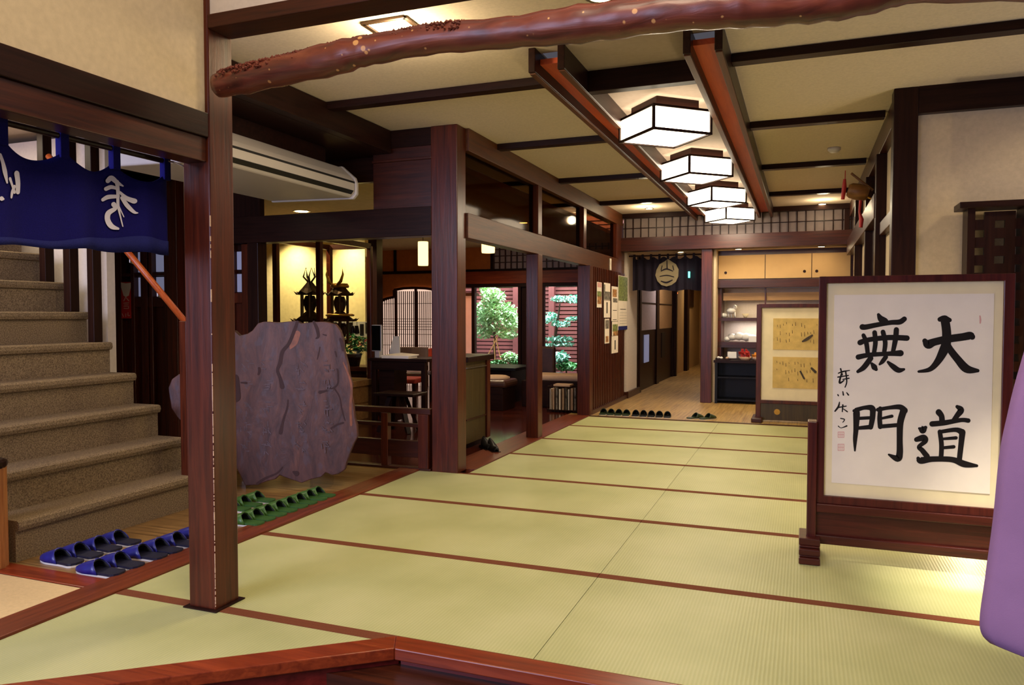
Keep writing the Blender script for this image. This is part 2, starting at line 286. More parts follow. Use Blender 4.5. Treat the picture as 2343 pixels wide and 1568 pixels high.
for j,(x0,x1) in enumerate(((-1.45,-1.41),(-1.28,-1.24),(-.6,-.56),(-.44,-.4))):
    trim(B(x0,x1,4.03,11.05,2.605,CZ),'ky',['outer','inner','inner','outer'][j]+' dark hanging board of the '+('left' if j<2 else 'right')+' red ceiling channel')
    trim(B(x0+.003,x1-.003,4.05,11.05,2.598,2.606),'warm','pale lower edge of a hanging ceiling board',.001)
for y in (4.57,6.2,7.98,9.75):
    trim(MB().box(-3.16,-1.45,y-.045,y+.045,2.69,CZ).box(-.4,.54 if y>5.6 else 4,y-.045,y+.045,2.69,CZ),'kx','dark ceiling batten crossing the hall')
trim(B(-1.24,-.6,4.52,4.6,2.61,CZ),'kx','deep dark crosspiece in front of the lamps')
trim(B(-3.2,-3.12,2.64,5.405,2.56,CZ-.003),'ky','dark edge beam of the main ceiling above the air conditioner')
trim(B(-3.2,-2.762,5.41,5.5,2.6,CZ-.002),'kx','dark ceiling beam left of the thick post')
# header beam over entrance + plaster
trim(B(-2.3,4,2.5,2.64,2.43,2.487),'wx','dark header beam crossing above the log')
struct(B(-2.3,4,2.515,2.6,2.487,4.3).build('wall_front','plasterw'),'pale plaster above the header beam')
# left beam over curtain
trim(B(-2.44,-2.302,-1.,2.5,1.985,2.085),'ky','near black upper beam above the navy curtain')
trim(B(-2.42,-2.315,-1.,2.5,1.885,1.985),'wy','red brown lower beam above the navy curtain')
struct(B(-2.38,-2.32,-1.,2.5,2.085,4.3).build('wall_left','plaster'),'beige plaster wall above the navy curtain')
# ============================================================= POSTS
def post(x0,x1,y0,y1,z1,label,z0=0.,mat='wz'):
    t=thing('wooden_post',label,'post',((x0+x1)/2,(y0+y1)/2,z0)); B(x0,x1,y0,y1,z0,z1).build('shaft',mat,t,bevel=.006); return t
t=post(-2.442,-2.30,2.5,2.642,4.3,'tall dark square post with worn pale corner standing on the straw mats',.004)
B(-2.46,-2.282,2.482,2.66,.0016,.006).build('base_plate','kx',t)
e=MB(); zz=.0
while zz<1.6:
    h=.004+rnd.random()**3*.05; w=.0004+rnd.random()*.0012; e.box(-2.300-w,-2.2988,2.4988,2.500+w,.02+zz,.02+zz+h); zz+=h+rnd.random()**2*(.012 if zz<1.0 else .2)
e.build('worn_edge','cushion',t)['kind']='stuff'
post(-2.76,-2.53,5.40,5.56,CZ,'thick red brown post at the lobby corner, left of the counter',0.)
post(-2.62,-2.49,7.22,7.36,1.87,'slimmer post between the two lobby doorways')
post(-2.62,-2.46,9.1,9.24,1.87,'dark post at the near end of the slatted wall')
post(-1.36,-1.21,11.06,11.2,2.19,'dark post between back corridor and display alcove',0.,'wz')
# colonnade beams
trim(B(-2.62,-2.5,5.56,11.1,2.56,CZ-.001),'warm','amber brown top beam over the lobby doorways')
trim(B(-2.62,-2.51,5.56,11.24,1.87,2.07),'warm','amber brown lower beam over the lobby doorways')
for y in (7.25,8.95,10.7): trim(B(-2.6,-2.5,y,y+.12,2.07,2.56),'wz','short upright between transom panes')
for i,(a,b) in enumerate(((5.56,7.25),(7.37,8.95),(9.07,10.7))):
    o=B(-2.56,-2.552,a,b,2.07,2.56).build('window_%d'%(i+1),'glassd'); struct(o,'brown tinted transom pane above the lobby doorways')
struct(B(-2.6,-2.51,10.82,11.3,2.07,2.6).build('wall_middle','wz'),'wood filler panel at the far end of the transom')
# cross screen at Y 5.42
trim(B(-8.2,-2.76,5.40,5.54,1.885,2.115),'kx','dark lintel beam behind the air conditioner')
struct(B(-3.3,-2.76,5.43,5.5,2.115,2.6).build('wall_middle','wx'),'dark boarded panel left of the thick post')
trim(B(-3.3,-2.76,5.405,5.43,2.49,2.51),'wx','thin moulding on the boarded panel')
# ============================================================= LOG
pp=[(494,194,.040),(560,180,.047),(665,158,.049),(767,137,.053),(820,123,.048),(870,113,.046),(972,92,.045),(1080,80,.045),(1190,69,.046),(1300,57,.052),(1400,47,.051),(1534,33,.049),(1650,24,.05),(1726,17,.053),(1830,10,.049),(1918,1,.047),(2000,-18,.048),(2080,-40,.047),(2300,-50,.05),(2600,-40,.052)]
P3=catmull([(p.x,p.z,r) for p,r in ((ony(x,y,2.44),r) for x,y,r in pp)],4)
t=thing('log_beam','crooked reddish polished log running under the header beam','beam',(-2.2,2.44,2.2))
MB().tube([(x,2.44+.012*math.sin(x*5),z) for x,z,r in P3],[r*1.14*(1+.05*math.sin(i*1.9)) for i,(x,z,r) in enumerate(P3)],20,jit=.05).build('trunk','log',t,smooth=True)
k=MB()
for i in range(700):
    x,z,r=P3[2+int(rnd.random()*26)]; r*=1.14; a=PI/2-rnd.uniform(.0,1.25)**1.3; s=.003+rnd.random()*.006
    c=Vector((x+rnd.uniform(-.02,.02),2.44-math.cos(a)*r*.98,z+math.sin(a)*r*.98)); k.add([c+Vector(v)*s for v in((1,0,0),(-1,0,0),(0,1,0),(0,-1,0),(0,0,1),(0,0,-1))],[(0,2,4),(2,1,4),(1,3,4),(3,0,4),(2,0,5),(1,2,5),(3,1,5),(0,3,5)])
k.build('bark_knobs','log',t)
# ============================================================= CEILING LAMPS
def lampobj():
    t=thing('ceiling_lamp','x','ceiling lamp',(0,0,0),0,'box lamps along the ceiling bay')
    h=.235; z0,z1=-.235,-.08
    B(-h+.012,h-.012,-h+.012,h-.012,z0+.008,z1).build('paper_shade','lamp',t)
    B(-h+.02,h-.02,-h+.02,h-.02,z0+.001,z0+.008).build('bottom_panel','lampb',t)
    f=MB(); w=.016
    for sx in(-1,1):
        for sy in(-1,1): f.box(sx*h-w*(sx>0)*1,sx*h+w*(sx<0),sy*h-w*(sy>0),sy*h+w*(sy<0),z0,z1)
    for z in(z0,z1):
        for s in(-1,1): f.box(-h,h,s*h-w*(s>0),s*h+w*(s<0),z-w/2,z+w/2); f.box(s*h-w*(s>0),s*h+w*(s<0),-h,h,z-w/2,z+w/2)
    f.build('frame','kx',t); B(-.17,.17,-.17,.17,-.08,.0).build('mount','kx',t,bevel=.004); return t
L0=lampobj(); nm=['nearest and largest lit box lamp on the ceiling','second lit box lamp from the entrance','third lit box lamp from the entrance','farthest lit box lamp, nearest the back transom']
LY=[5.42,7.12,8.85,10.5]
for i,y in enumerate(LY):
    o=L0 if i==0 else dup(L0); o.location=(-.93,y,CZ-.005); o.rotation_euler=(0,0,PI/4-.05); o['label']=nm[i]
# downlights
def downl(p,label,r=.055,down=True,square=False):
    t=thing('downlight',label,'downlight',p)
    x,y,z=p
    if square:
        f=MB(); s=.12
        for a in(-1,1): f.box(x-s,x+s,y+a*s-.012,y+a*s+.012,z-.012,z); f.box(x+a*s-.012,x+a*s+.012,y-s,y+s,z-.012,z)
        f.build('frame','bronze',t); B(x-.1,x-.01,y-.1,y+.1,z-.008,z-.002).build('lit_pane','lampb',t); B(x+.01,x+.1,y-.1,y+.1,z-.008,z-.002).build('lit_pane','spot',t)
    else:
        MB().lathe([(r*.8,-.004),(r,-.008),(r*1.12,-.004),(r*1.12,0)],(x,y,z)).build('ring','steel',t,smooth=True); MB().lathe([(.001,-.006),(r*.8,-.006),(r*.8,-.001)],(x,y,z)).build('bulb','spot',t)
    return t
downl((-1.99,3.5,CZ),'square lit downlight above the crooked log',square=True)
p_=onz(690,483,2.42); downl((p_.x,p_.y,2.42),'lit lobby downlight glimpsed just above the lintel beam',.09)
downl((-2.02,10.6,CZ),'small round downlight left of the farthest box lamp')
downl((.22,11.0,CZ),'small round downlight near the right wall of the hall')
downl((-.9,3.5,CZ),'round fixture peeping in above the log at the top edge',.07)
for x,l in((-.86,'left'),(.22,'right')): downl((x,11.12,2.185),'tiny downlight under the back beam, '+l+' of the two over the alcove',.05)
downl((-1.7,11.4,2.19),'tiny downlight under the back beam above the dark curtain',.05)
t=thing('smoke_detector','round white smoke detector on the right of the ceiling','smoke detector',(.24,7.37,CZ)); MB().lathe([(.055,0),(.055,-.02),(.035,-.04),(.001,-.042)],(.24,7.37,CZ)).build('housing','grey',t,smooth=True)
# ============================================================= AIR CONDITIONER
t=thing('air_conditioner','white ceiling-hung air conditioner behind the dark square post','air conditioner',(-3.7,4.2,2.2))
pr=[(-3.33,2.34),(-3.30,2.30),(-3.30,2.22),(-3.34,2.175),(-4.1,2.19),(-4.12,2.40),(-3.42,2.42)]
MB().prism([(x,3.6,z) for x,z in pr],(0,1.55,0)).build('body','grey',t,bevel=.012)
MB().prism([(x,5.15,z) for x,z in [(-3.3+.0,2.33),(-3.285,2.29),(-3.285,2.2),(-3.32,2.165),(-4.1,2.18),(-4.12,2.40),(-3.42,2.43)]],(0,.035,0)).build('end_cap','grey',t,bevel=.008)
MB().prism([(-3.298,3.6,2.30),(-3.298,3.6,2.285),(-3.31,3.6,2.285),(-3.31,3.6,2.3)],(0,1.55,0)).build('upper_slot','dk',t)
MB().prism([(-3.296,3.6,2.225),(-3.318,3.6,2.198),(-3.33,3.6,2.2),(-3.31,3.6,2.235)],(0,1.53,0)).build('air_outlet','dk',t)
B(-4.0,-3.5,3.7,5.05,2.41,2.56).build('ceiling_mount','kx',t)
struct(B(-8.2,-3.3,5.5,5.56,2.36,2.62).build('wall_middle','kx'),'dark boarding above the lobby ceiling')
# ============================================================= STAIRS
t=thing('staircase','grey brown carpeted staircase climbing to the left','stairs',(-3.7,3.2,0))
h,tr,X0,YE=.2125,.216,-3.70,3.97
for i in range(12):
    xf=X0-i*tr; z1=(i+1)*h
    # rounded nosing profile
    pf=[(xf,i*h),(xf,z1-.055),(xf+.022,z1-.05),(xf+.03,z1-.03),(xf+.026,z1-.008),(xf+.012,z1),(xf-tr-.01,z1),(xf-tr-.01,i*h)]
    MB().prism([(x,1.1 if i>2 else 2.64,z) for x,z in pf],(0,YE-(1.1 if i>2 else 2.64),0)).build('step','carpet',t,smooth=False)
t=thing('newel_post','ribbed light brown log newel at the foot of the stairs, left edge','post',(-3.62,2.5,0))
pts=[(-3.0,0),]
mb=MB(); vs=[];fs=[]; n=48; cxp,cyp=-3.75,2.515
for z in (0,.50,.53):
    for k in range(n):
        a=2*PI*k/n; r=.096+.006*math.cos(a*14)-(.012 if z==.56 else 0); vs.append((cxp+r*math.cos(a),cyp+r*math.sin(a),z))
for i in range(2):
    for k in range(n): a=i*n+k;b=i*n+(k+1)%n; fs.append((a,b,b+n,a+n))
fs.append(tuple(2*n+k for k in range(n))); mb.add(vs,fs); mb.build('shaft','pale',t,smooth=False)
MB().lathe([(.1,.50),(.106,.51),(.106,.53),(.09,.54)],(cxp,cyp,0)).build('cap','kx',t)
# balusters and stair wall
struct(B(-12,ony(264,700,4.27).x,4.2,4.27,-.05,2.6).build('wall_stairs','plasterw'),'white plaster wall beyond the stairs')
for k,(xa,xb,i,l) in enumerate(((212,226,4,'nearest the handrail'),(158,174,5,'in the middle of the three'),(104,118,6,'farthest left of the three'))):
    a=ony(xa,650,3.93).x; b=ony(xb,650,3.93).x
    t=thing('baluster','dark square stair upright against white wall, '+l,'baluster',((a+b)/2,3.92,(i+1)*h),0,'dark uprights on the stair treads'); B(a,b,3.885,3.955,(i+1)*h,2.66).build('shaft','kz',t,bevel=.004)
# dark panelled wall behind
xa=ony(265,700,5.5).x; xb=ony(597,700,5.5).x
struct(B(xa-.1,xb,5.5,5.56,-.05,2.66).build('wall_middle','kz'),'dark boarded partition beyond the stairs')
struct(MB().add([(ony(262,700,4.27).x-.03,4.27,-.05),(xa-.06,5.5,-.05),(xa-.06,5.5,2.6),(ony(262,700,4.27).x-.03,4.27,2.6)],[(0,1,2,3)]).build('wall_stairs','plasterw'),'white plaster return beyond the stairs')
def xs(px,Y=5.45): return ony(px,700,Y).x
t=thing('sliding_door','dark wooden door with small panes behind the handrail','door',(xs(320),5.46,0))
f=MB()
for a,b in((268,282),(303,311),(326,341),(345,352),(380,392)): f.box(xs(a),xs(b),5.43,5.5,0,2.0)
f.box(xs(268),xs(392),5.44,5.5,1.33,1.42); f.box(xs(268),xs(392),5.44,5.5,1.62,1.65); f.build('frame','wz',t,bevel=.004)
for a,b in((311,326),(352,380)):
    p=MB()
    for z0,z1 in((1.42,1.62),(1.65,1.86)): p.box(xs(a)+.01,xs(b)-.01,5.475,5.49,z0+.01,z1-.01)
    p.build('pane','bluegl',t)
B(xs(282),xs(392),5.47,5.5,0,1.33).build('lower_panel','wz',t)
t=thing('sliding_door','dark wooden door with two square panes right of the square post','door',(xs(550),5.46,0))
f=MB(); f.box(xs(530),xs(537),5.43,5.5,0,2); f.box(xs(557),xs(572),5.43,5.5,0,1.88); f.box(xs(530),xs(572),5.44,5.5,1.36,1.45); f.build('frame','wz',t,bevel=.004)
for z0,z1 in((1.46,1.62),(1.66,1.82)): B(xs(537)+.01,xs(557)-.01,5.475,5.49,z0,z1).build('pane','bluegl',t)
B(xs(537),xs(557),5.47,5.5,0,1.36).build('lower_panel','wz',t)
t=thing('wooden_post','dark post left of the lit plaster beside the glass showcase','post',(xs(585),5.46,0)); B(xs(574),xs(598),5.41,5.53,0,1.886).build('shaft','kz',t,bevel=.004)
t=thing('wooden_post','slim upright between stairs and square post, lit on one edge','post',(xs(400),5.3,0)); B(xs(392,5.3),xs(415,5.3),5.25,5.35,0,2.5).build('shaft','wz',t,bevel=.004)
# sticker
t=thing('door_sticker','red sticker with white mark on the dark door','sticker',(xs(288),5.42,1.3))
a=ony(276,700,5.425); 
g=lambda x,y: ony(240+x/3.733,540+y/3.733,5.424)
p0=g(136,395); p1=g(222,705); B(p0.x,p1.x,5.425,5.428,p1.z,p0.z).build('sheet','sticker',t)
MB().prism([Vector(g(x,y))+Vector((0,-.001,0)) for x,y in ((138,398),(180,405),(222,400),(222,440),(205,510),(180,522),(160,510),(140,440))],(0,-.0008,0)).build('white_mark','paper',t)
strokes([[(180,520,8),(163,555,9)],[(180,525,8),(206,555,9)],[(162,575,7),(205,572,7)],[(165,590,6),(202,588,6)],[(163,603,6),(205,601,6)],[(165,620,7),(202,620,7),(202,605,5)],[(150,665,6),(160,690,6)],[(180,665,6),(180,690,6)],[(200,655,6),(200,680,6),(215,680,6)]],g,.0015,(0,-1,0)).build('lettering','pink',t)
# handrail
t=thing('handrail','orange brown round handrail sloping down beside the stairs','handrail',(-4.4,3.85,1))
a=ony(255,532,3.84); b=ony(428,742,3.84); a2=a+(a-b)*.9; MB().tube([a2,a,b],.021,16).build('rail','rail',t,smooth=True)
for q in (.25,.62): p=a.lerp(b,q); MB().tube([p,p+Vector((0,.0,-.05)),p+Vector((0,.07,-.07))],.006,8).build('bracket','steel',t)
B(b.x-.03,b.x+.03,3.8,3.88,-.0,b.z+.02).build('end_post','wz',t,bevel=.004)
# ============================================================= NAVY NOREN
XN=-2.5
def fold(y,z): return .012*math.sin(y*19+.6)+.007*math.sin(y*43+1)*(1.85-z)/.4
t=thing('noren_curtain','navy doorway curtain with white brushed characters, hung over the stairs at left','curtain',(XN,1.7,1.9))
def ntop(px): # drooping top edge between loops
    return None
loops=[(2,330),(143,345),(262,362),(378,375)]
yz=[(onx(x,y,XN)) for x,y in loops]; step=yz[1].y-yz[0].y
ys=[yz[0].y-2*step,yz[0].y-step]+[p.y for p in yz]; zt=1.845; zb=[1.50]
mb=MB(); hem=MB(); NY=150; ya,yb=ys[0],onx(384,500,XN).y; vs=[];fs=[]; rowsz=14
def topz(y):
    for a,b in zip(ys[:-1],ys[1:]):
        if a<=y<=b: u=(y-a)/(b-a); return zt-.055*math.sin(PI*u)**.8
    return zt
for i in range(NY+1):
    y=ya+(yb-ya)*i/NY; tz=topz(y); bz=1.485+.03*(y-1.7)+.004*math.sin(y*25)
    for j in range(rowsz+1):
        z=tz+(bz-tz)*j/rowsz; vs.append((XN+fold(y,z),y,z))
for i in range(NY):
    for j in range(rowsz): a=i*(rowsz+1)+j; fs.append((a,a+1,a+rowsz+2,a+rowsz+1))
mb.add(vs,fs).build('cloth','navy',t,smooth=True,solid=.002)
vs=[];fs=[]
for i in range(NY+1):
    y=ya+(yb-ya)*i/NY; bz=1.485+.03*(y-1.7)+.004*math.sin(y*25)
    for z in (bz+.042+.02*math.sin(y*6),bz-.002): vs.append((XN+.004+fold(y,z),y,z))
for i in range(NY): fs.append((2*i,2*i+1,2*i+3,2*i+2))
hem.add(vs,fs).build('hem','navyd',t,smooth=True,solid=.0015)
for y in ys: 
    vs=[]; 
    B(XN-.014,XN+.014,y-.017,y+.017,zt-.03,zt+.065).build('loop','navy',t,bevel=.003)
sg=lambda x,y: (lambda p: Vector((XN+.006+fold(p.y,p.z),p.y,p.z)))(onx(x/4.613,260+y/4.613,XN))
CH=[[(1145,710,40),(1185,680,45),(1240,725,35),(1300,765,12)],[(1125,795,35),(1180,775,35),(1240,790,25)],[(1090,910,30),(1150,880,38),(1250,875,30)],[(1240,720,35),(1250,830,30),(1250,960,25),(1275,1090,14),(1300,1190,10)],[(1250,960,14),(1310,1090,8)],[(1270,830,20),(1330,890,35),(1400,925,45)],[(1290,890,30),(1340,970,35),(1400,1040,25),(1430,1050,10)],[(1205,960,45),(1220,1000,35),(1150,1050,45),(1140,1120,45),(1180,1190,45),(1250,1215,20)]]
strokes([[(x,y,w*1.2) for x,y,w in q] for q in CH],sg,.0006,(1,0,0)).build('character','white',t)
CH2=[[(-30,440,30),(0,520,35),(25,620,45),(50,730,20)],[(90,690,30),(120,760,25),(150,830,30)],[(180,635,55),(195,730,50),(195,825,45)],[(150,770,30),(118,830,32),(105,885,22)],[(-20,900,40),(0,905,20)]]
strokes([[(x,y,w*1.2) for x,y,w in q] for q in CH2],sg,.0006,(1,0,0)).build('character','white',t)
t=thing('curtain_rod','thin dark rod carrying the navy curtain','rod',(XN,1.6,1.9)); MB().tube([(XN,.6,zt+.05),(XN,2.47,zt+.05)],.011,10).build('rod','kx',t)
MB().tube([(XN,2.44,zt+.05),(XN+.02,2.49,zt+.05),(XN+.06,2.51,zt+.03)],.004,6).build('hook','steel',t)
# ============================================================= SLAB
q0=Vector((-3.79,4.33,0)); q1=Vector((-3.22,4.58,0)); dv=(q1-q0).normalized(); nv=Vector((dv.y,-dv.x,0))
sl=lambda x,y: onp(x,y,q0,nv)
out=[(560,1112),(548,1085),(535,1060),(500,1010),(455,990),(425,975),(405,955),(392,935),(388,910),(385,888),(393,868),(410,856),(430,853),(455,862),(478,880),(500,868),(517,850),(528,820),(520,790),(522,765),(535,756),(548,768),(566,764),(577,757),(590,740),(604,736),(640,738),(676,734),(690,740),(715,737),(740,736),(752,738),(768,742),(779,757),(785,775),(787,800),(797,838),(800,862),(806,880),(803,900),(809,930),(812,958),(817,975),(818,1000),(808,1020),(800,1040),(793,1060),(790,1075),(775,1085),(760,1088),(745,1082),(735,1092),(710,1098),(690,1106),(660,1096),(640,1088),(630,1097),(610,1102),(590,1110)]
t=thing('carved_wood_slab','large irregular purple brown wooden slab standing by the stairs','slab',q0.lerp(q1,.4))
back=-nv*.06 if nv.y<0 else nv*.06
face=nv if nv.y<0 else -nv
o=MB().prism([sl(x,max(y,0)) for x,y in out],-face*.065).build('slab','slab',t,bevel=.006)
so=lambda x,y: sl(500+x/2.8,680+y/2.8)
cracks=[[(505,160,22),(480,230,26),(450,300,26),(410,350,28),(395,420,30),(378,470,24),(395,520,26),(408,575,36)],[(610,160,18),(630,200,26),(640,250,22),(625,265,10)],[(445,660,10),(440,710,14),(415,790,18),(398,870,28)],[(650,610,26),(690,600,14),(740,580,14),(765,550,12),(765,480,14),(758,460,8)],[(745,590,12),(775,640,10),(790,720,12),(810,790,8)],[(722,840,12),(760,818,14),(800,805,14)],[(650,320,6),(640,370,8),(632,400,4)],[(748,350,12),(755,380,10)],[(260,455,18),(262,475,20),(255,495,14)],[(145,548,10),(178,550,16)],[(670,240,8),(690,245,10)],[(780,270,18),(792,300,26),(798,340,18)],[(410,1090,10),(370,1130,12),(300,1160,16),(250,1195,22)],[(500,1130,40),(480,1120,16)],[(105,520,60),(110,600,70),(125,645,40),(108,668,20)]]
strokes([[(x,y,w*.85) for x,y,w in q] for q in cracks],so,.0012,face).build('crack','crack',t)
strokes([[(505,235,40),(480,290,50),(460,330,10)],[(800,420,8),(850,560,14),(845,700,16),(850,820,14)]],so,.0009,face).build('bare_wood_patch','barew',t)
# faded brush writing on slab
wr=[]
for cx_ in (170,300,520,690,):
    for ry in (430,560,700,830,960):
        for _ in range(7):
            x=cx_+rnd.uniform(-28,28); y=ry+rnd.uniform(-38,38); a=rnd.choice((0,PI/2,.8)); L=rnd.uniform(14,34); wr.append([(x,y,5),(x+L*math.cos(a),y+L*math.sin(a),7)])
M['faded']=plain('faded blue ink',(88,70,76),.7,.2,30)
strokes(wr,so,.00045,face).build('faded_writing','faded',t)
for (x,y,l) in ((737,1112,'right'),(545,1116,'left')):
    p=onz(x,y,0); tt=thing('acrylic_block','clear acrylic block propping the slab, '+l+' one','block',p,math.atan2(dv.y,dv.x)); 
    bb=MB(); c=p+face*.02
    for sx in (0,): bb.box(-.075,.075,-.06,.05,0,.11)
    me=bb.build('block','acry'); me.parent=tt; me.modifiers.new('b','BEVEL').width=.003
# ============================================================= FENCE
t=thing('low_railing','low dark wooden railing joined to the thick post','railing',(-3.2,5.42,0))
f=lambda a,b,c,d,e,g,n='rail',m='wx': B(a,b,c,d,e,g).build(n,m,t,bevel=.004)
f(-4.2,-2.77,5.39,5.45,.455,.50); f(-4.2,-2.87,5.40,5.44,.345,.375); f(-4.2,-2.87,5.40,5.44,.10,.235,'board'); f(-4.2,-2.77,5.39,5.46,0,.02,'sill')
f(-2.875,-2.785,5.38,5.47,.02,.456,'post','wz'); f(-3.22,-3.16,5.39,5.45,.02,.456,'post','wz'); f(-4.2,-4.14,5.39,5.45,.02,.456,'post','wz')
# ============================================================= SLIPPERS
def slipper(name,up,foot,lin,rim='rim',L=.27,W=.098):
    t=thing(name,'x','slipper')
    def half(u): # half width, u 0 toe .. 1 heel
        return W/2*min(1,(math.sin(min(u,.5)*PI)**.5))*(1-.18*math.sin(PI*min(1,max(0,(u-.3)/.7)))) if u<.5 else W/2*(1-.17*math.sin(PI*(u-.3)/.7))*(1 if u<.88 else math.sqrt(max(0,1-((u-.88)/.125)**2)))
    us=[0.003]+[i/24 for i in range(1,24)]+[.997]
    o1=[(-L/2+u*L,half(u)) for u in us]; out=[(x,y) for x,y in o1]+[(x,-y) for x,y in o1[::-1]]
    MB().prism([(x*1.01,y*1.05,0) for x,y in out],(0,0,.009)).build('sole',rim,t)
    MB().prism([(x,y,.009) for x,y in out],(0,0,.012)).build('footbed',foot,t)
    vs=[];fs=[]; nu=12;na=10
    for i in range(nu+1):
        u=.01+.5*i/nu; w=half(max(u,.02))*1.06; hh=.012+.052*min(1,(u/.5))**.75
        for j in range(na+1):
            a=PI*j/na; xx=-L/2+u*L; 
            if i==nu: xx+=-.0+.03*(1-math.sin(a))-.02*math.sin(a)
            vs.append((xx,math.cos(a)*w,.010+hh*math.sin(a)**.8))
    for i in range(nu):
        for j in range(na): a=i*(na+1)+j; fs.append((a,a+1,a+na+2,a+na+1))
    MB().add(vs,fs).build('upper',up,t,smooth=True,solid=.004)
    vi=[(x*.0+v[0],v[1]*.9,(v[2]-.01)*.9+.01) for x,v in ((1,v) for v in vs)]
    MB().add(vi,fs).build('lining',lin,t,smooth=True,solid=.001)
    return t
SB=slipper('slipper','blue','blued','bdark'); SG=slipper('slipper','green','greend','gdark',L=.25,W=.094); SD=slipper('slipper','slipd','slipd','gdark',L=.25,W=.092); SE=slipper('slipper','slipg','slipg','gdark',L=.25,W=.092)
def place(proto,used,x,y,rz,label,group,z=.0):
    o=proto if not used else dup(proto); o.location=(x,y,z); o.rotation_euler=(0,0,rz); o['label']=label; o['group']=group; return o
O=['first','second','third','fourth','fifth','sixth','seventh','eighth','ninth']
for i,y in enumerate((2.72,2.83,2.95,3.07)): place(SB,i>0,-3.49,y,-.03+.05*(i%2),'navy slipper in the back row at the stair foot, %s from the newel'%O[i],'navy slippers at the foot of the stairs')
for i,y in enumerate((2.67,2.79,2.93,3.04,3.16,3.29)): place(SB,True,-3.165,y,.06-.06*(i%2),'navy slipper in the row nearest the mats, %s from the left'%O[i],'navy slippers at the foot of the stairs')
for i,y in enumerate((3.62,3.725,3.83,3.94,4.045,4.15,4.26,4.36)): place(SG,i>0,-3.10,y,.04-.05*(i%2),'green slipper in the row beside the mats, %s from the square post'%O[i],'green slippers in front of the slab')
for i,y in enumerate((3.86,3.97,4.1)): place(SG,True,-3.40,y,.05,'green slipper behind the long green row, %s from the square post'%O[i],'green slippers in front of the slab')
for i in range(4): place(SE,i>0,-2.34+.098*i,9.33,PI/2*3+.1,'dark green slipper at the far mat edge, %s from the slatted wall'%O[i],'slippers at the far end of the mats')
for i in range(5): place(SD,i>0,-1.93+.098*i,9.33,PI/2*3+.12,'black slipper at the far mat edge, %s of the black ones'%O[i],'slippers at the far end of the mats')
for i in range(2): place(SE,True,-1.2+.15*i,9.33,PI/2*3-.7,'dark green slipper lying apart at the far mat edge, %s one'%('left','right')[i],'slippers at the far end of the mats')
# ============================================================= LOBBY
struct(MB().box(-12,-7.3,8.9,9,-.05,2.45).box(-7.3,-5.55,8.9,9,-.05,2.45).build('wall_showcase','ywall'),'spotlit ochre plaster wall behind the showcase')
# room window wall Y=12
WY=12.
def wx(px): return ony(px,700,WY).x
w=MB(); w.box(-12,wx(1124),WY,WY+.08,1.95,2.45); w.box(-12,wx(1055),WY,WY+.08,-.05,2.0)
struct(w.build('wall_garden','orange'),'orange plaster wall beside the garden window')
trim(B(-8,-2.9,WY-.05,WY,1.99,2.04),'kx','thin rail across the orange wall')
trim(B(wx(1056),-2.9,WY-.06,WY+.06,1.79,2.0),'redx','red brown lintel above the garden window')
trim(B(wx(1056),-2.9,WY-.05,WY+.06,1.73,1.79),'kx','dark window head')
trim(B(wx(1124),wx(1130),WY-.04,WY,2.0,2.42),'kx','upright beside the transom lattice')
trim(B(wx(905)-.02,wx(905)+.03,WY-.03,WY,2.04,2.42),'kx','upright on the orange wall')
t=thing('lattice_transom','pale paper transom lattice over the garden window','transom',(-4,WY,2.2))
B(wx(1130),-2.9,WY-.01,WY,2.04,2.42).build('paper','shojid',t)
f=MB(); x=wx(1130)
while x<-2.9: f.box(x,x+.02,WY-.03,WY-.01,2.04,2.42); x+=.105
for z in (2.14,2.25,2.36): f.box(wx(1130),-2.9,WY-.028,WY-.012,z,z+.015)
f.build('lattice','wx',t)
# window frames
for i,(a,b) in enumerate(((1062,1187),(1246,1322))):
    o=B(wx(a),wx(b),WY+.01,WY+.016,.1,1.73).build('window_%d'%(i+4),'glass'); struct(o,'garden window pane')
    fr=MB()
    fr.box(wx(a)-.04,wx(a),WY-.04,WY+.05,0,1.73); fr.box(wx(b),wx(b)+.05,WY-.04,WY+.05,0,1.73)
    if i==0: fr.box(wx(1081),wx(1088),WY-.04,WY+.05,0,1.73)
    fr.box(wx(a),wx(b),WY-.04,WY+.05,.0,.12)
    q=fr.build('window_frame','kz',o)
struct(B(wx(1190),wx(1244),WY,WY+.06,0,1.73).build('wall_garden','kz'),'dark panel between the garden windows')
struct(B(wx(1326),-2.46,WY,WY+.08,0,2.45).build('wall_garden','kz'),'dark panel right of the garden window')
# arched shoji
t=thing('arched_shoji','glowing paper screen with stepped arched top behind the desk','shoji screen',(wx(930),WY-.04,0))
def sh(px,py): return ony(px,py,WY-.03)
oA=[(868,694),(880,686),(892,682),(903,680),(903,664),(925,660),(950,659),(975,660),(1000,664),(1000,950),(868,950)]
MB().prism([sh(x,min(y,945)) for x,y in oA],(0,.01,0)).build('paper','shoji',t)
f=MB()
for a,b in zip(oA[:9],oA[1:9]): f.bar(sh(*a)+Vector((0,-.02,0)),sh(*b)+Vector((0,-.02,0)),.03,.045)
for px in (907,953): p=sh(px,662); f.box(p.x-.022,p.x+.022,WY-.07,WY-.035,0.,p.z)
f.build('frame','wx',t)
f=MB()
for k in range(28):
    px=872+k*4.7; 
    if px>995: break
    yt=690-(px-868)*.35 if px<903 else 664; p=sh(px,yt); f.box(p.x-.006,p.x+.006,WY-.055,WY-.036,0,p.z-.02)
for py in (695,730,736,742,748,754,765,790,815): 
    z=sh(930,py).z; f.box(sh(869,700).x,sh(998,700).x,WY-.052,WY-.038,z-.004,z+.004)
f.build('lattice','wx',t)
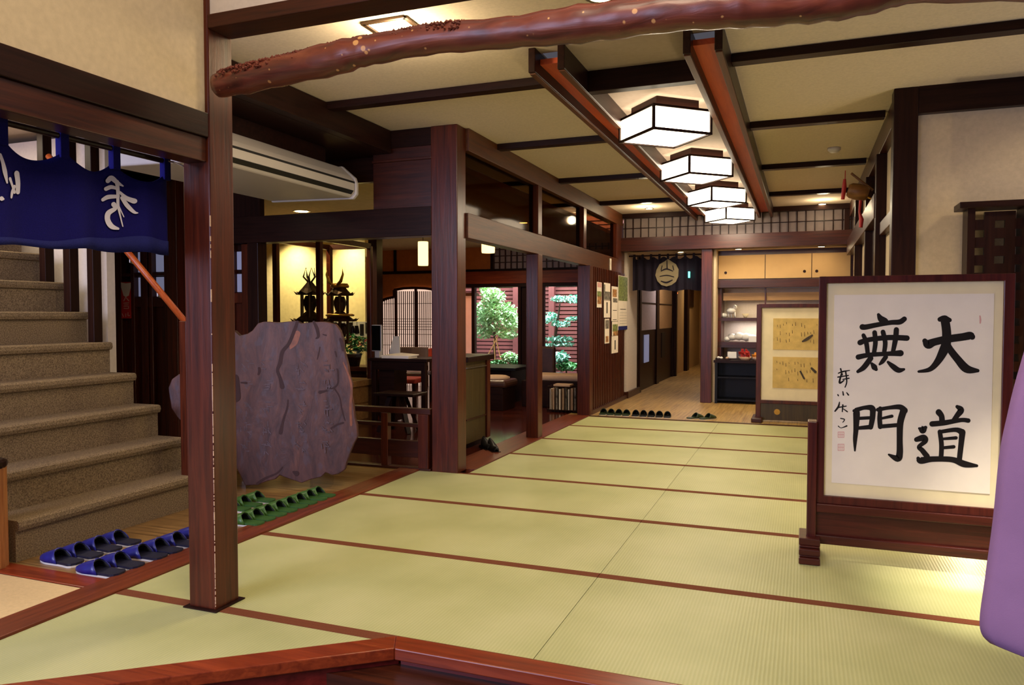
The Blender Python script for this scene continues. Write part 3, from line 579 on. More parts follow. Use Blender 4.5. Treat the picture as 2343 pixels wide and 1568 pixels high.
# pendants
for (px,py0,py1,w,Y,l) in ((968,555,608,13,9.5,'left of the thick post'),(1117,545,579,16,9.3,'seen through the doorway right of the thick post')):
    a=ony(px,py0,Y); b=ony(px,py1,Y); r=w*9.6/F
    t=thing('pendant_lamp','glowing cylindrical paper pendant lamp, '+l,'pendant lamp',(a.x,Y,2.42)); MB().lathe([(r*.96,0),(r,.02),(r,(a.z-b.z)),(r*.96,(a.z-b.z)+.01)],(a.x,Y,b.z),24).build('lamp_shade','warmlamp',t,smooth=True); MB().tube([(a.x,Y,a.z),(a.x,Y,2.42)],.005,6).build('cord','kx',t)
# dark post right of showcase
t=thing('wooden_post','dark post between showcase and orange wall','post',(ony(857,700,8.8).x,8.8,0)); B(ony(848,700,8.8).x,ony(867,700,8.8).x,8.75,8.9,0,2.42).build('shaft','kz',t)
# glass showcase
cx0,cx1,cy0,cy1,zb_,zt_=-5.36,-4.80,6.8,7.8,.50,2.07
t=thing('glass_showcase','tall wood-framed glass showcase with bronze ornaments inside','showcase',((cx0+cx1)/2,(cy0+cy1)/2,0))
f=MB(); w=.028
for x in(cx0,cx1):
    for y in(cy0,cy1): f.box(x-w,x+w,y-w,y+w,zb_,zt_)
f.build('frame','wz',t,bevel=.004)
f=MB()
for y in(cy0,cy1): f.box(cx0,cx1,y-w*.8,y+w*.8,zt_-.03,zt_+.03)
for x in(cx0,cx1): f.box(x-w*.8,x+w*.8,cy0,cy1,zt_-.03,zt_+.03)
f.build('top_rail','wx',t)
for a in ((cx0,cx1,cy0-.003,cy0),(cx1,cx1+.003,cy0,cy1)): B(a[0],a[1],a[2],a[3],zb_,zt_).build('glass_pane','cglass',t)
B(cx0-.05,cx1+.05,cy0-.05,cy1+.05,.43,.5).build('plinth_top','light',t,bevel=.005)
B(cx0-.02,cx1+.02,cy0-.02,cy1+.02,0.,.43).build('plinth','light',t)
for z in (.04,.235): B(cx1+.02,cx1+.035,cy0+.1,cy1-.1,z,z+.17).build('drawer','light',t,bevel=.006)
def tier(mb,c,r,z,hh,n=8,up=.04):
    vs=[];fs=[]
    for q,(rr,dz) in enumerate(((r*1.12,up),(r*.95,0),(r*.55,hh*.5),(r*.2,hh))):
        for k in range(n*2):
            a=PI*k/n; f_=1.0 if k%2==0 else .86; vs.append((c[0]+rr*f_*math.cos(a),c[1]+rr*f_*math.sin(a),z+dz*(1 if k%2==0 or q else .2)))
    m=n*2
    for i in range(3):
        for k in range(m): a=i*m+k;b=i*m+(k+1)%m; fs.append((a,b,b+m,a+m))
    fs.append(tuple(3*m+k for k in range(m))); return mb.add(vs,fs)
def bell(mb,x,y,z,s=.03):
    mb.tube([(x,y,z),(x,y,z-.05)],.003,5); mb.lathe([(s,-s*3),(s*.8,-s*1.5),(s*.5,-.2*s),(.001,0)],(x,y,z-.05),10)
def shrine(c,lbl,horn):
    t=thing('bronze_ornament',lbl,'ornament',c); m=MB(); x,y,z=c
    m.lathe([(.11,0),(.12,.03),(.07,.06),(.05,.12),(.035,.35),(.05,.4),(.09,.43)],c,16); m.build('stem','bronze',t,smooth=True)
    m=MB()
    tier(m,c,.2,z+.68,.12); tier(m,c,.16,z+.98,.14); m.build('roof','bronze',t)
    m=MB(); 
    for k in range(6): a=PI*k/3; m.tube([(x+.1*math.cos(a),y+.1*math.sin(a),z+.42),(x+.1*math.cos(a),y+.1*math.sin(a),z+.98)],.014,6)
    m.lathe([(.1,.43),(.1,.47),(.02,.47)],c,12); m.lathe([(.06,.5),(.09,.6),(.06,.66)],c,12); m.lathe([(.05,.8),(.08,.9),(.05,.97)],c,12); m.build('column','bronze',t)
    for k in range(6):
        a=PI*k/3+.3; b_=MB(); bell(b_,x+.2*math.cos(a),y+.2*math.sin(a),z+.68); b_.build('hanging_bell','kx',t)
    m=MB()
    if horn:
        for s in(-1,1): m.tube([(x+s*.03,y-.1,z+1.1),(x+s*.08,y-.1,z+1.14),(x+s*.11,y-.1,z+1.22),(x+s*.1,y-.1,z+1.3)],[.014,.02,.013,.003],8)
        m.lathe([(.1,.0),(.11,.02),(.09,.05)],(x,y,z+1.07),14); m.lathe([(.16,0),(.17,.015),(.14,.03)],(x,y,z+.74),14); m.build('gilt_crest','gold',t,smooth=True)
    else:
        for k in range(5): a=k*1.3; m.tube([(x,y,z+1.1),(x+.07*math.cos(a),y+.07*math.sin(a),z+1.18),(x+.05*math.cos(a+.5),y+.05*math.sin(a+.5),z+1.28)],[.012,.01,.003],6)
        m.build('leafy_finial','bronze',t)
shrine((-5.14,7.1,.5+.0),'dark bronze tiered ornament with hanging bells, left one in the showcase',False)
shrine((-5.03,7.52,.5),'tiered ornament with golden horned crest in the showcase',True)
# brochure board & plants behind case on shelf
t=thing('shelf_cabinet','low dark shelf cabinet behind the showcase','cabinet',(-5.6,8.4,0)); B(-6.6,-4.98,8.2,8.6,0,.55).build('body','kx',t); B(-6.62,-4.96,8.18,8.62,.55,.6).build('top','wx',t)
t=thing('brochure_board','white strip of brochures with small dark print behind the showcase','brochures',(-5.4,8.25,.95)); B(-6.1,-5.1,8.3,8.32,.98,1.17).build('sheet','wht',t)
for k in range(12): B(-6.05+.08*k,-6.0+.08*k,8.29,8.3,1.0+.02*(k%2),1.12+.02*(k%3)).build('print','ink',t)
def leafmb(c,rad,n,size,zs=1.,seed=1,down=0,mb=None):
    r=random.Random(seed); mb=mb or MB()
    for _ in range(n):
        while True:
            p=Vector((r.uniform(-1,1),r.uniform(-1,1),r.uniform(-1,1)))
            if p.length<1: break
        p=Vector((p.x*rad[0],p.y*rad[1],p.z*rad[2]))+Vector(c); a=Euler((r.uniform(-.9,.9),r.uniform(-.9,.9),r.uniform(0,6.3))).to_matrix(); s=size*r.uniform(.6,1.3)
        mb.add([p+a@Vector(v)*s for v in((-.5,0,0),(0,-.28,.06),(.55,0,-.05),(0,.28,.06))],[(0,1,2),(0,2,3)])
    return mb
t=thing('potted_plant','bushy green potted plant with red blooms behind the showcase','plant',(-5.35,8.05,.6)); MB().lathe([(.07,0),(.1,.14),(.11,.16),(.09,.16)],(-5.35,8.3,.6)).build('pot','kx',t,smooth=True); leafmb((-5.35,8.3,.88),(.26,.1,.14),260,.07,seed=4).build('foliage','pot',t); leafmb((-5.35,8.25,.9),(.22,.1,.1),40,.05,seed=5).build('blooms','redle',t)
# desk
t=thing('reception_desk','dark wooden desk with white papers behind the railing','desk',(-4.6,7.9,0))
B(-4.72,-3.96,7.62,8.1,.72,.755).build('desktop','kx',t,bevel=.004); B(-4.69,-4.0,7.65,7.68,.62,.72).build('apron','kx',t)
for x in(-4.70,-4.05):
    for y in(7.66,8.02): B(x,x+.055,y,y+.055,0,.72).build('leg','kz',t,bevel=.003)
B(-4.62,-4.42,7.7,8.0,.02,.62).build('pedestal','kx',t)
t=thing('monitor','black computer monitor at the desk left of the papers','monitor',(-4.67,7.74,.755))
Bm=lambda *a: MB().box(*a)
Bm(-4.73,-4.6,7.72,7.75,.83,1.14).build('screen_housing','grey',t,bevel=.004); Bm(-4.725,-4.612,7.714,7.72,.84,1.13).build('screen','screen',t); Bm(-4.7,-4.64,7.74,7.82,.755,.86).build('stand','grey',t)
t=thing('paper_stack','white open register and papers on the desk','papers',(-4.4,7.75,.755)); Bm(-4.55,-4.2,7.64,7.85,.755,.775).build('sheets','paper',t); MB().prism([(-4.57,7.65,.775),(-4.2,7.65,.775),(-4.17,7.84,.785),(-4.4,7.84,.80),(-4.54,7.84,.785)],(0,0,.012)).build('top_sheets','paper',t)
t=thing('desk_calendar','small white calendar standing behind the desk papers','calendar',(-4.76,7.9,.755)); MB().prism([(-4.63,7.92,.755),(-4.47,7.92,.755),(-4.52,8.0,1.0),(-4.6,8.0,1.0)],(0,.02,0)).build('card','grey',t)
def chair(name,label,cx_,cy_,rz,back='cloth',seat='leather',hh=.8):
    t=thing(name,label,'chair',(0,0,0))
    B(-.22,.22,-.21,.21,.40,.46).build('seat',seat,t,bevel=.015)
    MB().prism([(-.24,.2,.6),(-.2,.23,.6),(0,.25,.6),(.2,.23,.6),(.24,.2,.6),(.24,.16,.6),(.2,.19,.6),(0,.21,.6),(-.2,.19,.6),(-.24,.16,.6)],(0,0,hh-.6)).build('backrest',back,t,bevel=.01)
    for s in(-1,1):
        B(s*.21-.018,s*.21+.018,.16,.2,.0,.66).build('leg','kz',t); B(s*.2-.018,s*.2+.018,-.2,-.16,0,.4).build('leg','kz',t)
    t.location=(cx_,cy_,0); t.rotation_euler=(0,0,rz); return t
chair('armchair','grey backed chair with red leather seat behind the desk',-4.72,8.5,.1,'cloth','redle',.84)
chair('dining_chair','low red leather backed chair seen under the desk',-5.15,9.5,.2,'redle','leather',.78)
t=thing('stool','dark wooden stool with splayed legs beside the railing','stool',(-4.0,7.2,0))
B(-4.27,-3.78,6.98,7.3,.395,.425).build('seat','kx',t,bevel=.008)
for a,b in(((-4.12,7.1,.395),(-4.22,7.02,0)),((-4.0,7.1,.395),(-3.86,7.02,0)),((-4.12,7.2,.395),(-4.2,7.28,0)),((-4.0,7.2,.395),(-3.88,7.28,0))): MB().bar(a,b,.05,.035).build('leg','kz',t)
# counter cabinet
t=thing('counter_cabinet','dark olive counter cabinet just right of the thick post','cabinet',(-3.0,6.6,0))
B(-3.14,-2.88,6.3,6.86,.06,.82).build('body','olive',t,bevel=.004); B(-3.16,-2.84,6.28,6.92,.82,.87).build('worktop','kx',t,bevel=.005)
B(-2.88,-2.865,6.32,6.78,.76,.768).build('pull_strip','steel',t); B(-2.88,-2.868,6.32,6.78,.28,.29).build('rail','wy',t); B(-2.88,-2.862,6.78,6.86,.06,.82).build('corner_trim','wz',t); B(-3.1,-2.93,6.34,6.8,0,.06).build('plinth','kx',t)
def shoe(label,x,y,rz):
    t=thing('leather_shoe',label,'shoe'); m=MB(); us=[i/12 for i in range(13)]; vs=[];fs=[]
    for i,u in enumerate(us):
        w=.045*math.sin(min(max(u,.03),.97)*PI)**.4; hh=.045+.05*max(0,(u-.35)/.65)
        for k in range(10): a=PI*k/9; vs.append((-.14+.28*u,math.cos(a)*w,.012+math.sin(a)*hh*(1 if .04<u<.98 else .5)))
    for i in range(12):
        for k in range(9): a=i*10+k; fs.append((a,a+1,a+11,a+10))
    m.add(vs,fs).build('upper','blk',t,smooth=True,solid=.003); B(-.14,.14,-.042,.042,0,.014).build('sole','kx',t,bevel=.004)
    t.location=(x,y,0); t.rotation_euler=(0,0,rz)
shoe('glossy black shoe by the counter foot, nearer the mats',-2.66,6.44,PI*.7); shoe('glossy black shoe by the counter foot, nearer the cabinet',-2.76,6.52,PI*.7)
# lounge table, benches, rack
t=thing('lounge_table','low black table in front of the garden window','table',(-3.9,10.2,0)); B(-4.75,-3.75,9.9,10.7,.47,.51).build('tabletop','blk',t,bevel=.005); B(-4.6,-3.85,10.0,10.6,.0,.47).build('base','kx',t)
t=thing('padded_seat','dark round-edged seat with tan cushion left of the low table','seat',(-4.0,9.3,0)); B(-4.25,-3.64,9.15,9.6,.0,.30).build('base','kx',t,bevel=.01); B(-4.27,-3.6,9.14,9.62,.30,.40).build('pad','leather',t,bevel=.035); MB().lathe([(.001,.05),(.15,.045),(.2,.025),(.2,.0)],(-3.85,9.4,.40)).build('cushion','cushion',t,smooth=True)
t=thing('high_back_chair','dark armchair with square back in front of the garden window','chair',(-3.9,11,0)); B(-3.72,-3.34,10.4,10.5,.3,.80).build('backrest','leather',t,bevel=.03); B(-3.72,-3.34,10.4,10.9,.0,.4).build('seat','leather',t,bevel=.03)
t=thing('bench_seat','dark bench with pinkish beige cushion above the magazine rack','bench',(-3.1,9.95,0)); B(-3.6,-2.72,9.75,10.25,0,.36).build('base','kx',t,bevel=.01); B(-3.55,-2.74,9.76,10.24,.36,.44).build('cushion','cushion',t,bevel=.03)
rk=thing('magazine_rack','black wire magazine rack on the lobby floor beside slatted wall','rack',(-2.88,9.4,0)); f=MB(); x0,x1,y0,y1=-3.08,-2.68,9.3,9.5
for z in (.03,.33):
    for y in (y0,y1): f.tube([(x0,y,z),(x1,y,z)],.006,6)
    for x in (x0,x1): f.tube([(x,y0,z),(x,y1,z)],.006,6)
for k in range(9): x=x0+(x1-x0)*k/8; f.tube([(x,y0,.0),(x,y0,.33)],.004,5); f.tube([(x,y1,.0),(x,y1,.33)],.004,5)
f.build('wire_frame','kx',rk); B(x0,x1,y0,y1,.02,.03).build('floor_plate','kx',rk)
for k in range(9):
    t=thing('magazine','pale magazine standing in the black rack, %s from the left'%O[k],'magazine',(-3.05+.041*k,9.4,.03),0,'magazines in the wire rack'); B(-3.05+.041*k,-3.03+.041*k,9.315,9.48,.03,.30+.01*(k%3)).build('pages',['paper','cushion','photo2'][k%3],t)
t=thing('magazine','tan magazine lying flat on top of the rack','magazine',(-2.9,9.4,.34),0,'magazines in the wire rack'); B(-3.0,-2.78,9.31,9.49,.337,.36).build('pages','cushion',t)
# ============================================================= SLATTED WALL + POSTERS
sw=thing('slatted_partition','red brown vertical slatted partition carrying notices','partition',(-2.55,10.2,0)); B(-2.56,-2.53,9.24,11.24,0,1.87).build('backing','wz',sw)
B(-2.53,-2.46,9.24,11.24,0,.05).build('sill','wy',sw); y=9.3; k=0
while y<11.2: B(-2.53,-2.485,y,y+.045,.05,1.87).build('slat','wz',sw); y+=.095
def poster(name,label,px0,px1,py0,py1,parts,X=-2.476):
    a=onx(px0,py0,X); b=onx(px1,py1,X); c0=onx(px0,py1,X); zt=(a.z+onx(px1,py0,X).z)/2; zb=(c0.z+b.z)/2
    t=thing(name,label,'notice',(X,(a.y+b.y)/2,(zt+zb)/2)); B(X-.003,X,a.y,b.y,zb,zt).build('sheet','paper',t)
    for (u0,u1,v0,v1,m,n) in parts: B(X,X+.0012,a.y+(b.y-a.y)*u0,a.y+(b.y-a.y)*u1,zt-(zt-zb)*v1,zt-(zt-zb)*v0).build(n,m,t)
ln=lambda v: (.2,.8,v,v+.015,'ink','text_line')
poster('notice','narrow notice with green and tan photos, leftmost on the slatted wall',1366,1376.5,646,704,[(.1,.9,.02,.2,'pink','photo'),(.05,.95,.36,.56,'photo1','photo'),(.1,.95,.56,.86,'photo3','photo')])
poster('notice','notice with dark grey photo at the top of second column',1382,1396,648,687,[(0,1,.5,.98,'photo2','photo'),(0,.2,.1,.5,'photo2','photo')])
poster('notice','white notice with vertical writing in the second column',1382,1396,688,727,[(.4,.55,.1,.75,'ink','text_line')])
poster('notice','lowest notice of second column with pale photos',1384,1394,730,786,[(.1,.9,.05,.4,'photo2','photo'),(.2,.8,.7,.95,'photo3','photo')])
poster('notice','notice with a small portrait photo beside the calendar top',1399.6,1413.5,656,735,[(.15,.8,.08,.3,'photo3','photo'),(.2,.9,.34,.46,'photo2','photo'),ln(.68),ln(.95)])
poster('notice','notice with yellow green photo beside the calendar bottom',1400.5,1413.5,736,768,[(.1,.95,.2,.7,'photo1','photo'),(.2,1,.7,1,'photo3','photo')])
poster('notice','lowest white notice next to the calendar, vertical writing',1399.6,1414,769,808,[(.45,.6,.25,.8,'ink','text_line')])
poster('wall_calendar','large calendar with green photo and purple foot on slatted wall',1415,1435.5,632,755,[(.02,.98,.01,.46,'photo1','photo'),(.2,.8,.61,.62,'ink','text_line'),(.02,.98,.93,1,'navyd','foot_band')]+[(.15,.9,.68+.05*k,.683+.05*k,'ink','text_line') for k in range(5)],-2.47)
t=thing('wall_plaque','small white marker on the amber beam','plaque',(-2.5,10.4,2)); p=onx(1396,605,-2.5); B(-2.505,-2.49,p.y-.03,p.y+.03,p.z-.08,p.z+.08).build('plate','paper',t)
# ============================================================= BACK OF THE HALL
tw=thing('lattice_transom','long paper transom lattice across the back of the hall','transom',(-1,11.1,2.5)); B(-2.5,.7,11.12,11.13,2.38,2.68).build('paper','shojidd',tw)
f=MB(); x=-2.47
while x<.6: f.box(x,x+.012,11.1,11.12,2.38,2.68); x+=.113
f.box(-2.5,.6,11.1,11.12,2.525,2.535); f.build('lattice','kx',tw); B(.5,.56,11.08,11.12,2.38,2.68).build('mullion','kz',tw)
trim(B(-2.5,.7,11.04,11.2,2.67,CZ),'kx','dark top rail of the back transom')
trim(B(-2.56,.9,11.0,11.25,2.19,2.385),'wx','wide reddish beam under the back transom')
trim(B(-1.21,.7,11.4,11.5,1.65,1.765),'wx','reddish rail under the alcove cupboards')
struct(B(-1.205,-1.17,11.2,11.95,0,2.19).build('wall_alcove','plaster'),'lit plaster jamb left of the display alcove')
struct(B(-1.3,-1.21,11.2,20,0,2.19).build('wall_corridor','plaster'),'right wall of the back corridor')
struct(MB().box(-1.17,.9,11.95,12.0,.6,1.66).build('wall_alcove','plasterw'),'pale back of the display alcove')
struct(B(-1.17,.9,11.6,11.66,0,.6).build('wall_alcove','dk'),'dark back below the alcove')
t=thing('wall_cupboard','row of beige sliding cupboard doors above the display alcove','cupboard',(-.2,11.5,1.9)); B(-1.17,.75,11.46,11.9,1.77,2.19).build('body','wx',t)
for i,(a,b) in enumerate(((-1.16,-.52),(-.51,.1),(.11,.6))):
    d_=B(a,b,11.44,11.46,1.78,2.12).build('door','fusuma',t)
    for x in ((a+.1,) if i==0 else ((b-.09,) if i==1 else (a+.06,))): MB().tube([(x,11.435,1.87),(x,11.44,1.87)],.02,12).build('finger_pull','kx',d_)
t=thing('display_shelves','dark wooden display shelves in the alcove','shelves',(-.2,11.7,1)); 
for z0,z1 in((1.17,1.215),(.78,.86)): B(-1.17,.75,11.5,11.95,z0,z1).build('shelf','wx',t)
B(-1.17,-1.12,11.5,11.95,.6,1.65).build('side_panel','wz',t)
B(-1.1,.75,11.55,11.6,1.47,1.58).build('slatted_valance','brown',t); B(-.52,-.5,11.52,11.56,1.4,1.65).build('divider','wz',t)
def blob(mb,c,r,n=10): return mb.lathe([(.001,-r[2]),(r[0]*.7,-r[2]*.7),(r[0],0),(r[0]*.7,r[2]*.7),(.001,r[2])],c,n)
t=thing('porcelain_figure','white prancing animal figurine on the top shelf','figurine',(-1.0,11.7,1.215)); m=MB(); blob(m,(-1.0,11.7,1.32),(.07,.05,.05)); blob(m,(-.95,11.7,1.37),(.035,.03,.04)); blob(m,(-1.1,11.7,1.25),(.05,.04,.04))
for x in(-1.04,-1.0,-.95): m.tube([(x,11.7,1.3),(x+.01,11.7,1.216)],[.015,.01],6)
m.build('body','wht',t,smooth=True)
for i,(x,r) in enumerate(((-.8,.05),(-.58,.06))):
    t=thing('bowl','pale small bowl on the top alcove shelf, '+('beside the figurine' if i==0 else 'wider one'),'bowl',(x,11.75,1.215)); MB().lathe([(r*.4,0),(r*.5,.012),(r,.06+.03*i),(r*.92,.06+.03*i),(r*.4,.02),(.001,.018)],(x,11.75,1.215)).build('bowl','cream',t,smooth=True)
t=thing('porcelain_figure','long white reclining figurine on the middle shelf','figurine',(-.9,11.7,.86)); m=MB(); 
for i,(x,z,r) in enumerate(((-1.05,.9,.045),(-.98,.93,.06),(-.88,.94,.07),(-.78,.93,.07),(-.7,.92,.06))): blob(m,(x,11.7,z),(r*1.2,r,r*.9))
m.build('body','wht',t,smooth=True)
t=thing('white_box','small white box beside the reclining figurine','box',(-.66,11.62,.86)); B(-.74,-.6,11.58,11.66,.86,.95).build('box','wht',t,bevel=.004)
t=thing('white_dish','white dish on dark stand at the right of the middle shelf','dish',(-.48,11.7,.86)); B(-.56,-.4,11.65,11.75,.86,.88).build('stand','kx',t); MB().lathe([(.04,0),(.09,.07),(.085,.07),(.03,.02)],(-.48,11.7,.88)).build('dish','wht',t,smooth=True)
# souvenir table
t=thing('side_table','black open-shelf table with souvenirs in front of the alcove','table',(-.9,11.25,0)); B(-1.18,-.55,11.05,11.48,.58,.615).build('tabletop','kx',t)
for x in(-1.16,-.6):
    for y in(11.07,11.43): B(x,x+.035,y,y+.035,0,.58).build('leg','blk',t)
for z in (.04,.36): B(-1.15,-.58,11.09,11.45,z,z+.02).build('shelf','blk',t)
B(-1.15,-.58,11.44,11.46,.04,.58).build('back_panel','blk',t)
def tray(x,l): 
    t=thing('tray','dark serving tray '+l,'tray',(x,11.2,.615)); MB().box(x-.1,x+.1,11.1,11.3,.615,.625).box(x-.1,x-.092,11.1,11.3,.625,.64).box(x+.092,x+.1,11.1,11.3,.625,.64).build('tray','kx',t)
tray(-1.06,'with white sweets at the left end of the souvenir table')
t=thing('white_card','white card box on the souvenir table','box',(-.95,11.2,.63)); B(-1.0,-.88,11.2,11.24,.64,.73).build('card','wht',t)
for i,(x,z) in enumerate(((-1.12,.65),(-1.08,.645),(-1.0,.645))): t=thing('sweet','tiny pale wrapped sweet on the dark tray, %s from the left'%O[i],'sweet',(x,11.14,z),0,'sweets on the tray'); blob(MB(),(x,11.14,z),(.025,.02,.018),8).build('wrapper','cushion' if i==2 else 'wht',t)
for x,m_,l in ((-.76,'redle','red'),(-.58,'yel','orange')):
    t=thing('souvenir_basket','shallow basket heaped with %s packets on the souvenir table'%l,'basket',(x,11.2,.615)); MB().lathe([(.06,0),(.09,.05),(.085,.05),(.05,.01),(.001,.01)],(x,11.2,.615)).build('basket','cushion',t,smooth=True)
    m=MB(); r=random.Random(3)
    M['r2']=M['sticker']
    for _ in range(22): c=Vector((x+r.uniform(-.07,.07),11.2+r.uniform(-.05,.05),.65+r.uniform(0,.1 if l=='red' else .05))); a=Euler((r.random()*3,r.random()*3,r.random()*3)).to_matrix(); m.add([c+a@Vector(v)*.03 for v in((-1,-.6,0),(1,-.6,0),(1,.6,.1),(-1,.6,.1))],[(0,1,2,3)])
    m.build('packets','red' if l=='red' else 'yel',t,solid=.004)
# corridor beyond
struct(B(-2.56,-2.47,11.24,12.1,0,2.19).build('wall_corridor','plasterw'),'white wall strip left of the dark curtain')
trim(B(-2.56,-2.44,11.24,12.1,0,.1),'wy','baseboard of the white strip')
struct(MB().box(-2.62,-2.5,15.8,20,0,2.19).box(-2.62,-1.2,20,20.1,0,2.19).build('wall_corridor','fusuma'),'beige wall deep in the back corridor')
trim(B(-2.6,-2.44,12.1,12.22,0,2.19),'kz','dark post inside the back corridor'); trim(B(-2.6,-2.42,15.7,15.82,0,2.19),'kz','dark door post deep in the corridor'); trim(B(-2.6,-2.42,17.3,17.6,0,2.19),'kz','second dark post deep in the corridor')
t=thing('corridor_door','tall dark corridor door with paper upper panel and blue-glowing glass, nearer','door',(-2.5,13,0))
for nm_,a,b,l in (('a',12.22,13.9,0),('b',13.9,15.7,1)):
    if l: t=thing('corridor_door','tall dark corridor door with brown paper upper panel, farther','door',(-2.5,14.8,0))
    B(-2.6,-2.5,a,b,0,2.19).build('backing','kz',t); B(-2.5,-2.49,a+.15,b-.15,1.0,2.0).build('upper_panel','shojid' if not l else 'brown',t); B(-2.5,-2.488,a+.5,a+.9,.45,.92).build('glass_reflection' if 0 else 'lower_pane','bluegl' if not l else 'blk',t)  # nearer lower pane: blue reflection on the glass put in as a glow
    f=MB(); f.box(-2.5,-2.48,a+.15,b-.15,1.45,1.47); f.box(-2.5,-2.47,a,a+.12,0,2.19); f.box(-2.5,-2.47,b-.12,b,0,2.19); f.build('frame','kz',t)
t=thing('fire_alarm','small glowing red alarm lamp in the back corridor','alarm lamp',ony(1546,671,16.2)); p=ony(1546,671,16.2); blob(MB(),tuple(p),(.045,.045,.045),12).build('lens','red_led',t,smooth=True); B(-2.6,p.x,p.y-.03,p.y+.03,p.z-.03,p.z+.03).build('bracket','wht',t)
t=thing('wall_picture','tall narrow dark framed picture deep in the corridor','picture',(-2.48,18,1.7)); B(-2.5,-2.47,17.9,18.7,1.45,1.95).build('frame','kx',t)
# dark corridor curtain
t=thing('noren_curtain','dark corridor curtain with a pale round crest at the back of the hall','curtain',(-1.9,11.3,1.9))
vs=[];fs=[];n=60
for i in range(n+1):
    x=-2.40+1.03*i/n
    for z in (2.10+.02*math.cos(i*PI/4.5),1.62+.01*math.sin(i*.3)): vs.append((x,11.32+.015*math.sin(i*.9),z))
for i in range(n): fs.append((2*i,2*i+1,2*i+3,2*i+2))
MB().add(vs,fs).build('cloth','dnoren',t,solid=.003)
for i in range(9): B(-2.39+.125*i,-2.36+.125*i,11.3,11.335,2.08,2.16).build('loop','dnoren',t)
ge=lambda x,y: ony(1440+x/4.125,560+y/4.125,11.295)
MB().prism([ge(x,y) for x,y in ((365,135),(400,160),(440,185),(465,235),(462,300),(440,350),(400,380),(350,395),(300,380),(265,345),(245,290),(255,240),(285,185),(330,160))],(0,.002,0)).build('crest','emb',t)
strokes([[(300,345,10),(350,358,16),(405,335,10)],[(300,250,8),(350,230,14),(410,250,8)],[(355,150,8),(357,230,12)],[(290,300,8),(355,290,10),(420,305,8)],[(310,200,8),(300,240,8)],[(410,200,8),(420,240,8)]],ge,.002,(0,-1,0)).build('crest_detail','dnoren',t)
MB().tube([(-2.46,11.32,2.14),(-1.36,11.32,2.14)],.012,8).build('rod','kx',tag(bpy.data.objects.new('curtain_rod',None),'rod of the dark corridor curtain','rod') if 0 else t)
t=thing('exit_sign','tiny glowing green sign by the dark corridor curtain','sign',ony(1577,628,11.29)); p=ony(1577,628,11.29); B(p.x-.012,p.x+.012,11.27,11.29,p.z-.05,p.z+.04).build('light_panel','green_led',t)
# small framed scroll screen
t=thing('framed_screen','small standing framed screen with two aged scrolls behind the large calligraphy','screen',(.1,9.4,0))
sx0,sx1=-.49,.75
f=MB(); f.box(sx0-.02,sx0+.035,9.36,9.44,0,1.38); f.box(sx1-.035,sx1+.02,9.36,9.44,0,1.38); f.box(sx0,sx1,9.36,9.44,1.34,1.385); f.box(sx0,sx1,9.36,9.44,.215,.255); f.build('frame','wz',t,bevel=.004)
B(sx0+.03,sx1-.03,9.39,9.41,.25,1.345).build('mount','cream',t); B(sx0+.03,sx1-.03,9.37,9.42,.02,.22).build('lower_panel','olive',t)
for z0,z1,k in ((.85,1.215,0),(.40,.765,1)):
    o=B(-.325,.6,9.385,9.39,z0,z1).build('scroll','scroll',t); r=random.Random(k); st=[]
    for i in range(30): x=-.28+i*.028; z=z1-.03-r.random()*.03; 
    for i in range(26):
        x=-.28+i*.033
        for j in range(3):
            if r.random()<.6: z=z1-.04-j*.09-r.random()*.04; st.append([(x,-z,.004),(x+.003,-z+.04*r.random()+.01,.005)])
    st+=[[(.0,-(z0+.1),.02),(.05,-(z0+.13),.035),(.1,-(z0+.17),.02)]] if k==0 else [[(-.02,-(z0+.2),.02),(.02,-(z0+.12),.02)],[(.1,-(z0+.24),.025),(.14,-(z0+.2),.03)],[(.2,-(z0+.18),.02),(.22,-(z0+.14),.015)]]
    strokes(st,lambda x,y:Vector((x,9.385,-y)),.0012,(0,-1,0)).build('brush_writing','olive',o)
MB().tube([(-.27,9.362,.12),(-.27,9.37,.12)],.035,8).build('brass_ornament','gold',t)
for x in(sx0,sx1): B(x-.06,x+.06,9.2,9.6,0,.055).build('foot','wx',t,bevel=.01)
# ============================================================= RIGHT SIDE
struct(B(.62,.7,5.8,11.1,0,2.6).build('wall_right','plaster'),'beige right wall of the hall')
trim(B(.56,.7,5.66,11.05,2.56,CZ),'wy','dark ceiling beam along the right wall')
trim(B(.57,.7,5.79,6.9,1.9,2.0),'wy','short rail on the right wall beside the corner post')
trim(B(.53,.7,6.9,11.05,2.05,2.25),'wy','rail along the right wall')
for i,y in enumerate((6.85,7.95,9.5)): trim(B(.54,.7,y,y+.1,0,2.56),'kz','post on the right wall')
trim(B(.6,.68,6.98,7.95,0,2.05),'kz','dark board panel on the right wall')
struct(B(.68,4,5.66,5.74,0,CZ).build('wall_right','plaster'),'beige plaster wall facing the entrance, on the right')
trim(B(.54,.685,5.6,5.74,0,CZ),'kz','dark corner post of the right wall',.006)
trim(B(.685,4,5.6,5.74,2.565,CZ),'kx','dark top beam on the right wall')
t=thing('lucky_mallet','small wooden mallet ornament with red tassels high on the right wall','ornament',(.42,7.6,2.38))
g=lambda x,y: ony(1880+x/5.6,360+y/5.6,7.6)
a=g(335,420); b=g(600,470); mid=a.lerp(b,.5); MB().tube([a,a.lerp(b,.15),mid,a.lerp(b,.85),b],[.05,.068,.075,.068,.05],18).build('head','mall',t,smooth=True)
MB().tube([g(380,200)+Vector((0,.02,0)),g(660,420)+Vector((0,.02,0))],.011,8).build('handle','mall',t)
MB().tube([g(305,170),g(300,270),g(290,330)],[.004,.004,.006],6).tube([g(295,280),g(290,380),g(270,540)],[.012,.02,.016],8).build('tassel','red',t); MB().tube([g(500,540),g(485,700),g(510,800),g(500,900)],[.014,.01,.02,.016],8).build('ribbon','red',t)
